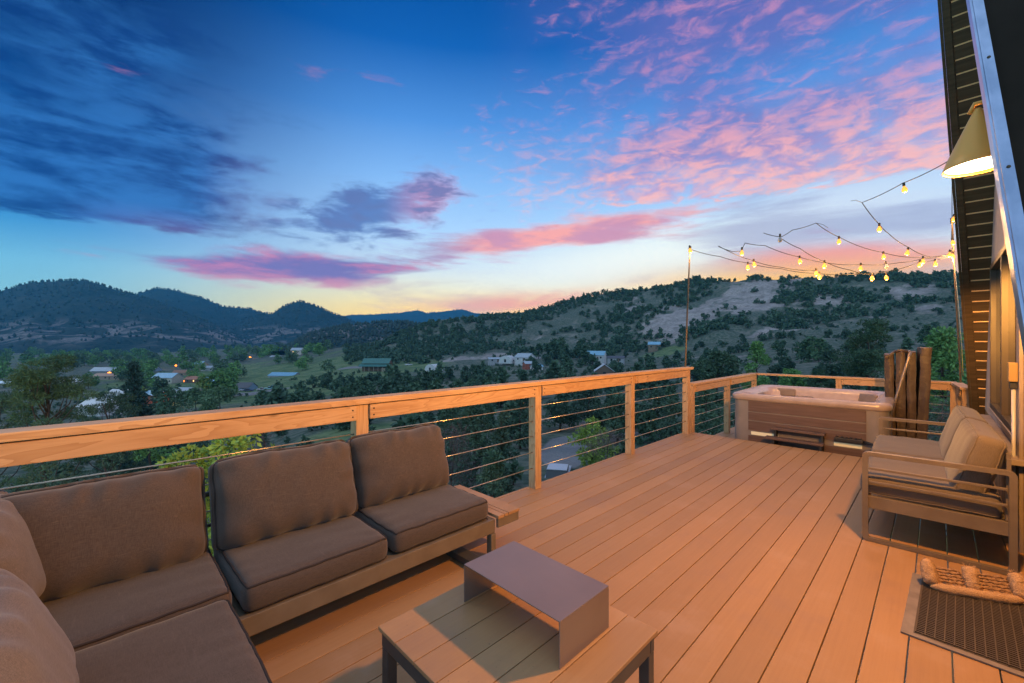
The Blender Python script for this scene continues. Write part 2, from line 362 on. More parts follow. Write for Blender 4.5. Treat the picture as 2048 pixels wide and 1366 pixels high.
    extra = K(t.ss(az, -20, 4), K(t.ss(el, 12, 19), t.ss(el, 40, 28)))
    dens = t.math('MAXIMUM', dens, K(extra, .52))
    field = t.math('ADD', K(n2, .66), K(big, .34))
    th = t.math('SUBTRACT', .755, K(dens, .41)); a = t.ss(t.math('SUBTRACT', field, th), -.09, .26)
    near = t.ss(line, 13, .5)
    lit = t.mix(near, lin(212,146,184), lin(250,186,184)); shade = t.mix(near, lin(96,108,182), lin(196,156,198))
    cc = t.mix(t.ss(t.math('ADD', K(n1, .55), K(n2, .55)), .46, .62), shade, lit)
    c = t.mix(K(K(a, t.ss(dens, .02, .25)), .9), c, cc)
    # unseen sky overhead and in the east, behind the viewer, brightened as fill light
    up = t.math('MAXIMUM', t.ss(el, 44, 72), K(t.ss(fr, -.05, -.6), t.ss(el, -2, 6)))
    c = t.mix(up, c, ZENITH_FILL)
    ln = t.math('MINIMUM', t.math('DIVIDE', 470.0, t.math('MAXIMUM', z, .02)), 9600.0); inv = t.math('EXPONENT', K(ln, HAZE))
    av = t.new('ShaderNodeVectorMath', operation='SCALE'); av.inputs[0].default_value = (.02,.13,.24); t.put(av.inputs['Scale'], t.math('SUBTRACT', 1.0, t.math('DIVIDE', 1.0, inv)))
    sb = t.new('ShaderNodeVectorMath', operation='SUBTRACT'); t.put(sb.inputs[0], c); t.put(sb.inputs[1], av.outputs[0])
    mx = t.new('ShaderNodeVectorMath', operation='MAXIMUM'); t.put(mx.inputs[0], sb.outputs[0]); mx.inputs[1].default_value = (.002,.002,.002)
    vs = t.new('ShaderNodeVectorMath', operation='SCALE'); t.put(vs.inputs[0], mx.outputs[0]); t.put(vs.inputs['Scale'], inv); c = vs.outputs[0]
    bg = t.new('ShaderNodeBackground'); t.put(bg.inputs[0], c); bg.inputs[1].default_value = SKY_STRENGTH
    out = t.new('ShaderNodeOutputWorld'); t.put(out.inputs[0], bg.outputs[0])
SKY_STRENGTH = 1.0; ZENITH_FILL = (.56, .83, 1.18, 1)
build_sky()
# ------------------------------------------------------------------ valley terrain
Yz = lambda y, d: CAMZ - (y-HY)*d/FPX
def fbm(x, y, sc, oct=4, seed=0):
    x = np.asarray(x, float)/sc; y = np.asarray(y, float)/sc; out = 0; amp = 1; tot = 0
    for o in range(oct):
        xi = np.floor(x).astype(np.int64); yi = np.floor(y).astype(np.int64); fx = x-xi; fy = y-yi
        fx = fx*fx*(3-2*fx); fy = fy*fy*(3-2*fy)
        def h(a, b):
            n = (a*374761393 + b*668265263 + seed*974711 + o*1013) & 0x7fffffff
            n = ((n ^ (n >> 13))*1274126177) & 0x7fffffff; return ((n ^ (n >> 16)) & 0xffff)/65535.0*2-1
        v = (h(xi,yi)*(1-fx)+h(xi+1,yi)*fx)*(1-fy)+(h(xi,yi+1)*(1-fx)+h(xi+1,yi+1)*fx)*fy
        out = out+v*amp; tot += amp; amp *= .5; x = x*2.03+17; y = y*2.03+5
    return out/tot
COLS = {
 -900: [(2,-4),(15,-7),(40,-13),(100,-21),(200,-27),(700,-27),(1100,-22),(3000,-20)],
    0: [(2,-4),(15,-7),(40,-13),(100,-21),(200,-27),(700,-27),(1100,-22),(3000,-20)],
  300: [(2,-4),(15,-6.5),(40,-12),(100,-20),(200,-26.5),(700,-27),(1100,-22),(3000,-20)],
  500: [(2,-4),(15,-6.5),(40,-12),(100,-18.5),(200,-25),(330,-26.5),(450,Yz(735,450)),(600,Yz(719,600)),(900,Yz(700,900)),(3000,-8)],
  620: [(2,-4),(15,-6.2),(40,-11),(100,-15),(200,-20),(330,-22),(450,Yz(718,450)),(600,Yz(704,600)),(900,Yz(690,900)),(3000,-8)],
  700: [(2,-4),(15,-6.2),(40,-10),(100,-14),(200,-17.5),(320,-18.5),(400,Yz(714,400)),(450,Yz(702,450)),(520,Yz(691,520)),(700,Yz(693,700)),(3000,-10)],
  765: [(2,-4),(15,-6),(40,-10),(100,-13.5),(200,-16.8),(310,-18.2),(380,Yz(720,380)),(440,Yz(697,440)),(490,Yz(677,490)),(560,Yz(678,560)),(800,Yz(696,800)),(3000,-10)],
  841: [(2,-4),(15,-6),(40,-9.5),(100,-13),(200,-16),(300,Yz(738,300)),(355,Yz(724,355)),(420,Yz(692,420)),(500,Yz(649,500)),(600,Yz(651,600)),(900,Yz(690,900)),(3000,-10)],
  900: [(2,-4),(15,-6),(40,-9.5),(100,-12.5),(200,-15.4),(290,Yz(735,290)),(340,Yz(722,340)),(400,Yz(692,400)),(490,Yz(641,490)),(600,Yz(641,600)),(800,Yz(665,800)),(3000,-10)],
 1030: [(2,-4),(15,-6),(36,-9.2),(60,-11),(100,-12.2),(200,-13.3),(270,Yz(733,270)),(340,Yz(715,340)),(390,Yz(696,390)),(480,Yz(645,480)),(600,Yz(629,600)),(750,Yz(645,750)),(3000,-10)],
 1120: [(2,-4),(15,-6),(36,-9.0),(60,-10.8),(100,-11.8),(200,-12.6),(260,Yz(730,260)),(320,Yz(712,320)),(380,Yz(690,380)),(450,Yz(650,450)),(560,Yz(610,560)),(700,Yz(625,700)),(3000,-10)],
 1200: [(2,-4),(15,-6),(36,-9.0),(60,-10.6),(100,-11.4),(200,-11.8),(250,Yz(730,250)),(300,Yz(715,300)),(360,Yz(690,360)),(440,Yz(640,440)),(540,Yz(592,540)),(700,Yz(612,700)),(3000,-10)],
 1300: [(2,-4),(15,-6),(36,-8.8),(60,-10.2),(100,-11),(180,-11.5),(230,Yz(735,230)),(280,Yz(712,280)),(305,Yz(701,305)),(360,Yz(665,360)),(420,Yz(622,420)),(520,Yz(580,520)),(650,Yz(598,650)),(3000,-10)],
 1400: [(2,-4),(15,-5.8),(40,-9),(60,-9.8),(100,-10.4),(200,Yz(733,200)),(260,Yz(702,260)),(330,Yz(657,330)),(400,Yz(612,400)),(480,Yz(565,480)),(600,Yz(585,600)),(3000,-10)],
 1520: [(2,-4),(15,-5.6),(40,-8),(100,-9),(180,Yz(726,180)),(230,Yz(692,230)),(300,Yz(652,300)),(360,Yz(603,360)),(430,Yz(557,430)),(550,Yz(580,550)),(3000,-10)],
 1600: [(2,-4),(15,-5.6),(40,-7.8),(100,-8.5),(170,Yz(722,170)),(220,Yz(687,220)),(270,Yz(655,270)),(300,Yz(645,300)),(340,Yz(608,340)),(400,Yz(557,400)),(520,Yz(580,520)),(3000,-10)],
 1750: [(2,-4),(15,-5.4),(40,-7),(100,-7),(150,Yz(720,150)),(200,Yz(687,200)),(260,Yz(652,260)),(290,Yz(640,290)),(330,Yz(602,330)),(390,Yz(556,390)),(500,Yz(576,500)),(3000,-10)],
 1900: [(2,-4),(15,-5.2),(40,-6.4),(100,-5),(150,Yz(707,150)),(200,Yz(672,200)),(260,Yz(628,260)),(330,Yz(578,330)),(380,Yz(548,380)),(500,Yz(566,500)),(3000,-10)],
 2700: [(2,-4),(15,-5.2),(40,-6.4),(100,-5),(150,Yz(707,150)),(200,Yz(672,200)),(260,Yz(628,260)),(330,Yz(578,330)),(380,Yz(548,380)),(500,Yz(566,500)),(3000,-10)],
}
CK = sorted(COLS)
def profile(k, d):
    a = COLS[k]; x = np.log([p[0] for p in a]); z = [p[1] for p in a]; return np.interp(np.log(np.maximum(d, 2.0)), x, z)
def terrain(px, d):
    """height of the ground in sighting direction px at distance d (arrays)"""
    px, d = np.broadcast_arrays(np.asarray(px, float), np.asarray(d, float))
    out = np.zeros(px.shape); i = np.clip(np.searchsorted(CK, px)-1, 0, len(CK)-2)
    for k in range(len(CK)-1):
        s = i == k
        if not s.any(): continue
        t = np.clip((px[s]-CK[k])/(CK[k+1]-CK[k]), 0, 1)
        out[s] = profile(CK[k], d[s])*(1-t) + profile(CK[k+1], d[s])*t
    r = (px-CX)/FPX*d; x = -d*SY+r*CY; y = d*CY+r*SY
    hill = np.clip((out+9)/35, 0, 1)*np.clip((d-180)/80, 0, 1)
    gul = 1-np.abs(fbm(x, y, 46, 4, 3))*2.4
    out = out + hill*(fbm(x, y, 60, 5, 1)*6.5 - np.clip(gul, 0, 1)*10*np.clip(1.6-hill*1.5, .12, 1) + 1.2 - np.clip(1-np.abs(fbm(x, y, 21, 3, 8))*2.2, 0, 1)*2.4*np.clip(1.7-hill*1.5, .15, 1)) + np.clip((d-20)/100, 0, 1)*fbm(x, y, 18, 3, 2)*.45
    return out
def tz(px, d): return float(terrain(np.array([px]), np.array([d]))[0])
def ground(px, d, dz=0.0):
    p = at(px, HY, d); p.z = tz(px, d)+dz; return p
# ground sheet
pxs = np.concatenate([np.linspace(-1500,-60,24,endpoint=False), np.linspace(-60,2060,330), np.linspace(2070,3400,30)])
ds = np.concatenate([np.geomspace(2.2, 150, 60, endpoint=False), np.linspace(150, 640, 150, endpoint=False), np.geomspace(640, 3000, 24), [9000]])
PX, DD = np.meshgrid(pxs, ds); ZZ = terrain(PX, np.minimum(DD, 3000)); RR = (PX-CX)/FPX*DD
V = np.stack([-DD*SY+RR*CY, DD*CY+RR*SY, ZZ], -1).reshape(-1,3)
def gridfaces(nr, nc):
    i = np.arange(nr-1)[:,None]*nc + np.arange(nc-1)[None]; return np.stack([i, i+1, i+nc+1, i+nc], -1).reshape(-1,4)
# where meadow, bare earth and gravel lie
def blob(cx, cd, wx, wd): return np.exp(-((PX-cx)/wx)**2-((DD-cd)/wd)**2)
nzz = fbm(V[:,0], V[:,1], 28, 5, 9).reshape(PX.shape)
bare = blob(1480,385,130,55)+blob(1350,365,70,38)+.9*blob(1570,285,75,22)+.5*blob(1250,440,60,40)+.7*blob(1820,330,60,40)+.5*blob(1870,285,40,25)+.8*blob(980,345,150,26)+.35*blob(800,400,60,60)+.6*blob(1620,345,60,30)
nz2 = fbm(V[:,0]*1.0, V[:,1]*1.0, 9, 4, 19).reshape(PX.shape)
bare = np.clip(bare*.9+nzz*.7+nz2*.35, 0, 1)
mead = np.clip(blob(560,300,260,190)+.9*blob(330,260,130,60)+.9*blob(800,310,90,40)+.9*blob(1330,285,60,22)+.8*blob(760,50,120,22)+.5*blob(100,800,500,300)+nzz*.4, 0, 1)*(bare < .75)
road = np.clip(1.6*blob(1128,42,45,7)+1.0*blob(1230,52,120,4)+1.2*blob(470,222,120,8)+.9*blob(720,330,60,7)+1.1*blob(1060,318,80,7), 0, 1)
me = np_mesh('ground', V, gridfaces(*PX.shape), [], smooth=True)
ca = me.color_attributes.new('cover', 'FLOAT_COLOR', 'POINT')
ca.data.foreach_set('color', np.stack([bare, mead, road, np.ones_like(bare)], -1).astype(np.float32).ravel())
def ground_mat(t, b):
    p = t.new('ShaderNodeNewGeometry').outputs['Position']; a = t.new('ShaderNodeVertexColor', layer_name='cover')
    sp = t.new('ShaderNodeSeparateColor'); t.put(sp.inputs[0], a.outputs[0])
    n = t.noise(p, .09, 8, .65); n2 = t.noise(p, .6, 6, .65); n3 = t.noise(p, .03, 5, .6)
    scrub = t.mix(t.ss(n2,.38,.62), (.055,.085,.06,1), (.15,.16,.125,1)); scrub = t.mix(t.ss(n,.5,.7), scrub, (.22,.20,.165,1))
    dirt = t.mix(t.ss(n,.35,.65), (.42,.355,.325,1), (.28,.24,.22,1)); dirt = t.mix(t.math('MULTIPLY', t.ss(n2,.5,.68), .7), dirt, (.17,.15,.12,1))
    grass = t.mix(t.ss(n,.35,.65), (.085,.15,.065,1), (.19,.23,.11,1)); grass = t.mix(t.math('MULTIPLY', t.ss(n2,.45,.65), .5), grass, (.06,.085,.04,1))
    rd = t.mix(n2, (.19,.18,.18,1), (.28,.26,.255,1))
    er = t.noise(t.mapv(p, (.5,.5,.07)), .5, 5, .65, .4)
    dirt = t.mix(t.math('MULTIPLY', t.ss(er,.48,.66), .6), dirt, (.17,.14,.125,1)); dirt = t.mix(t.math('MULTIPLY', t.ss(er,.42,.3), .5), dirt, (.50,.44,.41,1))
    jit = t.math('ADD', sp.outputs[0], t.math('MULTIPLY', t.math('SUBTRACT', n, .5), 1.1))
    c = t.mix(t.ss(jit,.35,.6), scrub, dirt); c = t.mix(t.ss(t.math('ADD', sp.outputs[1], t.math('MULTIPLY', t.math('SUBTRACT', n, .5), .5)),.35,.6), c, grass)
    c = t.mix(t.ss(sp.outputs[2],.42,.55), c, rd)
    t.put(b.inputs['Base Color'], c); t.put(b.inputs['Normal'], t.bump(n2, .8, .9))
M['ground'] = material('valley_ground', ground_mat, rough=.95, spec=.1)
me.materials.append(M['ground'])
tag(link('ground', me), kind='structure')
# ------------------------------------------------------------------ far mountains
def mountain_mat(t, b):
    p = t.new('ShaderNodeNewGeometry').outputs['Position']
    n = t.noise(p, .012, 8, .62); n2 = t.noise(t.mapv(p, (1,1,2.4)), .0075, 7, .68, .8); n3 = t.noise(p, .11, 4, .7)
    z = t.new('ShaderNodeSeparateXYZ'); t.put(z.inputs[0], p)
    forest = t.mix(t.ss(n3,.4,.6), (.012,.030,.030,1), (.032,.055,.050,1)); forest = t.mix(t.math('MULTIPLY', t.ss(n,.5,.7), .5), forest, (.07,.075,.058,1))
    rock = t.mix(t.ss(n3,.35,.65), (.30,.255,.235,1), (.17,.15,.135,1))
    low = t.math('MULTIPLY', t.ss(z.outputs[2], 105, 45), t.ss(z.outputs[2], -15, 18))
    m = t.math('MULTIPLY', t.ss(n2, .485, .555), low)
    c = t.mix(t.math('MULTIPLY', m, .8), forest, rock)
    t.put(b.inputs['Base Color'], c); t.put(b.inputs['Normal'], t.bump(n3, .6, 3))
M['mountain'] = material('forested_mountain', mountain_mat, rough=.95, spec=.05)
far_trees = []
def ridge(name, crest, D, D0, y0, trees=0, th=8.0, pw=1.1, gul=.16, seed=1, zdown=0):
    xs = np.array([p[0] for p in crest], float); ys = np.array([p[1] for p in crest], float)
    nx = 220; nd = 44; px = np.linspace(xs[0], xs[-1], nx); yc = np.interp(px, xs, ys)
    zc = CAMZ-(yc-HY)*D/FPX; zb = CAMZ-(y0-HY)*D0/FPX
    zc = zc + fbm(px*3, px*0, 40, 4, seed)*D*.0016
    s = np.concatenate([np.linspace(0,1,nd), 1+np.linspace(.05,.9,12)])
    S, P = np.meshgrid(s, px, indexing='ij'); ZC = np.broadcast_to(zc, S.shape)
    fwd = D0+(D-D0)*S; prof = np.where(S <= 1, np.clip(S,0,1)**pw, 1-(S-1)*1.1)
    Z = zb+(ZC-zb)*prof
    r = (P-CX)/FPX*fwd; x = -fwd*SY+r*CY; y = fwd*CY+r*SY
    g = np.abs(fbm(x, y, (D-D0)*.42, 5, seed+5)); Z = Z-(ZC-zb)*gul*g*2*np.clip(1-S,0,1)**.6*np.clip(S*6,0,1)
    V = np.stack([x,y,Z], -1)
    o = link(name, np_mesh(name, V.reshape(-1,3), gridfaces(*S.shape), M['mountain'], smooth=True)); tag(o, kind='structure')
    # single trees that break the outline and texture the slope
    for _ in range(trees):
        i = int(nd*rng.random()**.55)-1 if rng.random() < .75 else nd-1
        i = max(i, 2); j = rng.integers(1, nx-1); a, b = rng.random(2)
        p = V[i,j]*(1-a)+V[i,j+1 if j+1 < nx else j]*a
        if i > 0: p = p*(1-b)+(V[i-1,j]*(1-a)+V[i-1,min(j+1,nx-1)]*a)*b if i < nd-1 else p
        far_trees.append((p[0], p[1], p[2], th*(.6+.8*rng.random())))
    return V
ridge('mountain', [(-900,640),(-400,600),(-120,600),(0,583),(30,573),(60,566),(130,561),(178,562),(222,577),(262,588),(320,606),(360,622),(420,645),(480,672),(540,700),(600,716)], 1900, 1000, 713, 2600, 10, 1.15, .16, 11)
ridge('mountain', [(150,620),(240,600),(272,588),(310,577),(340,579),(400,594),(445,613),(500,618),(530,626),(600,650),(700,690)], 2700, 1700, 704, 900, 10, 1.0, .12, 21)
ridge('mountain', [(420,660),(500,634),(545,627),(570,611),(598,603),(625,609),(660,625),(700,640),(760,660),(840,690)], 2300, 1500, 700, 1100, 9, 1.0, .14, 31)
ridge('mountain', [(560,660),(680,631),(740,629),(800,626),(835,620),(855,626),(900,622),(922,618),(950,626),(1000,631),(1060,634),(1200,650)], 5200, 3800, 690, 700, 12, 1.0, .1, 41)
ridge('hill', [(545,704),(580,690),(620,668),(690,652),(760,645),(812,646),(880,656),(960,680)], 900, 600, 702, 1500, 6, 1.0, .12, 51)
# ------------------------------------------------------------------ trees
def rand_dirs(n):
    v = rng.normal(size=(n,3)); return v/np.linalg.norm(v, axis=1, keepdims=True)
def leaf_quads(cent, rad, n, size, aspect=.5, flat=1.0, shell=.35):
    """n leaf faces spread through clumps (centres cent, radii rad)"""
    cent = np.asarray(cent, float); rad = np.asarray(rad, float); w = rad**2; w = w/w.sum()
    k = rng.choice(len(cent), n, p=w); d = rand_dirs(n); r = (shell+(1-shell)*rng.random(n)**.5)
    off = d*r[:,None]*rad[k][:,None]; off[:,2] *= flat; p = cent[k]+off
    u = d+rand_dirs(n)*.9; u /= np.linalg.norm(u, axis=1, keepdims=True)
    w2 = np.cross(u, rand_dirs(n)); w2 /= np.linalg.norm(w2, axis=1, keepdims=True)+1e-9
    s = size*(.6+.8*rng.random(n))[:,None]
    v = np.stack([p-u*s*.2, p+w2*s*aspect*.5+u*s*.35, p+u*s, p-w2*s*aspect*.5+u*s*.35], 1).reshape(-1,3)
    return v
def crown_clumps(kind, h, w, n):
    c = []; rr = []
    for i in range(n):
        a = random.random()*2*math.pi
        if kind == 'juniper':
            t = random.random()**.8; z = h*(.06+.9*t); R0 = w*.5*(1-t**1.6*.85)*(.85+.3*random.random()); q = R0*math.sqrt(random.random()); r = w*.17*(1.15-t*.6)
        elif kind == 'spruce':
            t = (i+.5)/n; z = h*(.05+.95*t); R0 = w*.5*(1-t)**.9; q = R0*(.55+.45*random.random()); r = w*.13*(1.1-t*.75)
        elif kind == 'pine':
            t = random.random(); z = h*(.26+.72*t); R0 = w*.5*(1-.72*t**1.4)*(.7+.5*random.random()); q = R0*math.sqrt(.12+.88*random.random()); r = w*.105
        elif kind == 'umbrella':
            t = random.random(); z = h*(.55+.4*t); R0 = w*.5*math.sqrt(max(0,1-t*t)); q = R0*math.sqrt(random.random()); r = w*.14
        elif kind == 'poplar':
            t = random.random(); z = h*(.08+.9*t); R0 = w*.5*math.sin(math.pi*min(1,(t*.9+.12)))**.7; q = R0*math.sqrt(random.random()); r = w*.16
        else:
            t = random.random(); z = h*(.22+.72*t); R0 = w*.5*math.sqrt(max(.08,1-((t-.42)/.6)**2)); q = R0*math.sqrt(random.random()); r = w*.15
        c.append((q*math.cos(a), q*math.sin(a), z)); rr.append(r*(.7+.6*random.random()))
    return np.array(c), np.array(rr)
def trunk_mb(h, r, clumps, nl=10, top=.9, lean=.12):
    mb = MB(); N = 7; wob = [(random.uniform(-1,1)*lean*h*.25*(i/N), random.uniform(-1,1)*lean*h*.25*(i/N)) for i in range(N+1)]
    pts = [(wob[i][0], wob[i][1], h*top*i/N-.25*(i == 0)) for i in range(N+1)]
    mb.tube(pts, [r*(1-.85*i/N)+.005 for i in range(N+1)], 7)
    for c in clumps[:nl]:
        t = max(.12, min(.9, (c[2]/h-.16)/top)); i = min(N-1, int(t*N)); a = Vector(pts[i]).lerp(Vector(pts[i+1]), t*N-i); b = Vector(c)
        m = a.lerp(b, .5)+Vector((random.uniform(-.1,.1), random.uniform(-.1,.1), -.06))*(b-a).length; rr = r*.34*(1-t*.5)
        mb.tube([a, a.lerp(m,.6), m, b], [rr, rr*.8, rr*.6, rr*.2], 5)
    return mb
KIND = {'juniper': 'juniper','spruce': 'spruceleaf','pine': 'pineleaf','round': 'leaf','yellow': 'leafyellow','willow': 'willow','umbrella': 'willow','poplar': 'leaf','bare': 'twig'}
NAME = {'juniper': 'juniper_tree','spruce': 'spruce_tree','pine': 'pine_tree','round': 'deciduous_tree','yellow': 'young_tree','willow': 'willow_tree','umbrella': 'ornamental_tree','poplar': 'poplar_tree','bare': 'bare_shrub'}
def near_tree(kind, px, d, ytop, w, label, n=6000, leaf=.12, aspect=.45, nc=60, nl=16, tr=None, group=None, z=None):
    p = ground(px, d); h = CAMZ-(ytop-HY)*d/FPX-p.z
    root = empty(NAME[kind], p, random.random()*6, label, 'shrub' if kind == 'bare' else 'tree', group)
    c, r = crown_clumps(kind, h, w, nc)
    flat = .5 if kind == 'pine' else .8
    lv = leaf_quads(c, r, n, leaf, aspect, flat); f = np.arange(len(lv)).reshape(-1,4)
    link('crown', np_mesh('crown', lv, f, M[KIND[kind]]), root)
    o = sorted(range(len(c)), key=lambda i: -r[i]); trunk_mb(h, tr or max(.06, h*.022), [c[i] for i in o], nl).build('trunk', M['bark'], root)
    return root
def small_tree_mesh(kind, h, w, n, leaf, nc=14):
    c, r = crown_clumps(kind, h, w, nc); lv = leaf_quads(c, r*1.15, n, leaf, .75, .85, .2); f = np.arange(len(lv)).reshape(-1,4)
    tv = []; tf = []
    for k in range(5):
        a = k*2*math.pi/5; tv += [(.16*math.cos(a), .16*math.sin(a), -.6), (.07*math.cos(a), .07*math.sin(a), h*.88)]
    for k in range(5): tf.append((2*k, 2*((k+1) % 5), 2*((k+1) % 5)+1, 2*k+1))
    return np.concatenate([np.array(tv), lv]), np.concatenate([np.array(tf), f+len(tv)]), [1]*5+[0]*len(f)
# near trees around the deck
near_tree('pine', 92, 13.5, 706, 3.5, 'tall airy pine with bare lower limbs behind the left end of the deck railing', 30000, .085, .22, 52, 34, .13)
near_tree('pine', 215, 17, 770, 3.4, 'lower pine leaning right beside the tall airy pine, street lights showing through it', 16000, .09, .22, 44, 26, .09)
near_tree('pine', -10, 15, 775, 3.6, 'broad pine at the far left edge, its crown cut by the picture border', 15000, .09, .24, 46, 20, .1)
near_tree('juniper', 120, 9, 930, 3.4, 'dark evergreen bush seen below the rail behind the left back cushion', 14000, .08, .3, 44, 20)
near_tree('juniper', 215, 12, 880, 2.6, 'grey-green juniper bush just under the handrail, left of the light green sapling', 9000, .09, .3, 36, 14)
near_tree('spruce', 268, 40, 727, 5.2, 'dark blue spruce with a pointed cone crown above the railing', 15000, .26, .35, 120, 10, .16)
near_tree('juniper', 348, 62, 772, 8.5, 'round dark juniper just right of the blue spruce', 6000, .34, .6, 40)
near_tree('yellow', 470, 9.5, 842, 1.9, 'bright yellow-green sapling in fresh leaf behind the middle sofa cushion', 5200, .10, .6, 44, 24, .05)
near_tree('yellow', 372, 9.0, 862, 1.1, 'thin yellow-green sapling with dark stem behind the gap between sofa cushions', 1500, .09, .6, 22, 18, .04)
near_tree('yellow', 545, 11, 868, 1.2, 'small leafy sapling at the right of the bright yellow-green one', 1500, .10, .6, 20, 14, .04)
near_tree('bare', 528, 13, 838, 1.6, 'leafless grey shrub between the two yellow-green saplings', 900, .22, .06, 26, 26, .05)
near_tree('round', 300, 24, 838, 2.2, 'small olive-green tree poking above the rail in front of the blue spruce', 2600, .16, .6, 24, 8)
near_tree('umbrella', 392, 150, 778, 9.5, 'umbrella-shaped tree by the gravel lot, left one of the pair', 2200, .7, .7, 22)
near_tree('umbrella', 440, 148, 776, 10, 'umbrella-shaped tree by the gravel lot, right one of the pair', 2200, .7, .7, 22)
near_tree('round', 438, 205, 743, 17, 'big spreading green tree beside the long low house with a lit window', 2600, 1.1, .7, 24)
near_tree('willow', 415, 130, 795, 8, 'round grey-green willow in front of the gravel lot', 1800, .6, .7, 18)
near_tree('juniper', 325, 170, 757, 10, 'dark mottled tree in front of the pale two-storey house', 1600, .8, .7, 16)
# junipers seen through the cables
near_tree('juniper', 948, 27, 792, 3.4, 'tall yellowish-green juniper seen through the cables left of the second railing post', 7000, .17, .5, 40, 10)
near_tree('juniper', 1005, 22, 822, 2.2, 'slim bright-topped juniper right beside the second railing post', 5000, .15, .5, 30, 8)
near_tree('juniper', 905, 33, 800, 4.2, 'blue-grey juniper above the right sofa cushion', 5000, .2, .5, 34, 8)
near_tree('bare', 905, 16, 850, 2.4, 'tangled leafless bush behind the right end of the sofa', 1600, .3, .05, 34, 34, .05)
near_tree('juniper', 985, 15, 905, 2.4, 'low dark juniper down behind the sofa end', 5000, .12, .45, 30, 8)
near_tree('juniper', 1040, 46, 775, 4.6, 'dark juniper just behind the second railing post', 3500, .28, .6, 26)
near_tree('juniper', 1120, 58, 768, 5.5, 'dark juniper in the left half of the third railing bay', 3000, .34, .6, 26)
near_tree('juniper', 1178, 62, 765, 6.0, 'wide dark juniper in the middle of the third railing bay', 3000, .34, .6, 26)
near_tree('yellow', 1185, 33, 838, 3.2, 'yellow-leaved small tree seen low through the cables of the third bay', 2400, .2, .6, 30, 14)
near_tree('bare', 1215, 21, 858, 2.6, 'bare grey bush with fine twigs at the deck edge, left of the fourth post', 2200, .3, .05, 36, 36, .05)
near_tree('juniper', 1235, 48, 775, 4.8, 'dark juniper left of the fourth railing post', 3000, .28, .6, 26)
near_tree('juniper', 1310, 52, 768, 5.0, 'dark juniper in the last bay of the upper railing', 3000, .3, .6, 26)
near_tree('juniper', 1345, 28, 800, 2.8, 'green juniper in front of the last upper railing post', 3200, .18, .5, 30)
near_tree('juniper', 1412, 40, 770, 4.4, 'dark juniper behind the short lower railing', 3000, .26, .55, 28)
near_tree('juniper', 1470, 24, 850, 3.4, 'juniper below the lower railing, left of the hot tub', 3600, .16, .5, 30)
# right-hand trees below the hill
near_tree('willow', 1434, 92, 706, 8.4, 'broad round grey-green willow above the lower railing', 4200, .5, .7, 30)
near_tree('poplar', 1514, 72, 686, 4.6, 'bright green pointed tree behind the corner of the lower railing', 3600, .36, .6, 34)
near_tree('pine', 1738, 54, 640, 7.6, 'large spreading olive-green pine behind the hot tub cover', 16000, .26, .4, 90, 26, .22)
near_tree('pine', 1640, 60, 742, 6.0, 'low bushy pine behind the far railing, left of the large pine', 6000, .26, .4, 44, 10)
near_tree('poplar', 1888, 34, 658, 4.4, 'pale green leafy tree between the spa cover and the roof edge', 7000, .24, .55, 50)
near_tree('round', 1590, 80, 742, 6.0, 'small bright green tree over the middle of the far railing', 2600, .42, .7, 24)
near_tree('juniper', 1570, 108, 712, 6.5, 'dark juniper right of the bright green pointed tree', 2000, .55, .7, 20)
near_tree('juniper', 1660, 100, 700, 6.5, 'dark juniper left of the large olive-green pine', 2000, .55, .7, 20)
near_tree('juniper', 1845, 62, 690, 5.0, 'dark juniper between the large pine and the pale green leafy tree', 2600, .36, .7, 22)
near_tree('bare', 1888, 13.5, 775, 2.2, 'tangle of pale bare branches behind the right end of the far railing', 1300, .4, .03, 30, 30, .04)
near_tree('juniper', 1790, 20, 815, 3.6, 'dark juniper low behind the far railing under the spa cover', 3400, .16, .5, 28)
near_tree('juniper', 1885, 24, 800, 4.0, 'dark juniper low behind the far railing at its right end', 3400, .16, .5, 28)
# many small trees: shared meshes, each one an object
def proto(kind, h, w, n, leaf, nc=14):
    v, f, mi = small_tree_mesh(kind, h, w, n, leaf, nc)
    return np_mesh(NAME[kind], v, f, [M[KIND[kind]], M['bark']], mi)
JUN = [proto('juniper', 4.2, w, 420, .62, 16) for w in (3.4, 4.0, 4.6, 3.0)]
PON = [proto('pine', 7.5, 4.6, 420, .8, 20), proto('juniper', 6.2, 3.6, 420, .75, 18)]
GRN = [proto('round', 6.5, 6.5, 460, .8, 18), proto('willow', 7.0, 8.0, 460, .85, 18), proto('round', 8.5, 6.0, 460, .85, 18)]
sn = [0]
def small(mesh, p, s, label, group, cat='tree'):
    o = link(mesh.name.split('.')[0], mesh, None, p); o.rotation_euler = (0,0,rng.random()*6.3); q = s*(.85+.3*rng.random())
    o.scale = (q*(.85+.35*rng.random()), q*(.85+.35*rng.random()), q); sn[0] += 1
    return tag(o, label, cat, group)
def scatter(n, x0, x1, d0, d1, protos, s, label, group, keep=None):
    k = 0; tries = 0
    while k < n and tries < n*40:
        tries += 1
        px = x0+(x1-x0)*rng.random(); d = d0+(d1-d0)*rng.random()
        if keep is not None and rng.random() > keep(px, d): continue
        small(protos[int(rng.integers(len(protos)))], ground(px, d, -.1), s, label, group); k += 1
def g2(px, d, cx, cd, wx, wd): return math.exp(-((px-cx)/wx)**2-((d-cd)/wd)**2)
def density(px, d):
    b = g2(px,d,1480,385,120,50)+g2(px,d,1350,365,60,34)+.9*g2(px,d,1570,285,75,22)+.6*g2(px,d,1250,440,50,35)+.8*g2(px,d,1330,285,50,20)+.8*g2(px,d,1000,330,150,30)+.9*g2(px,d,780,320,70,32)
    p = at(px, HY, d); c = float(fbm(np.array([p.x]), np.array([p.y]), 30, 3, 12)[0])
    return max(0.0, min(1, (.55+c*1.5)*(1-.97*b)))
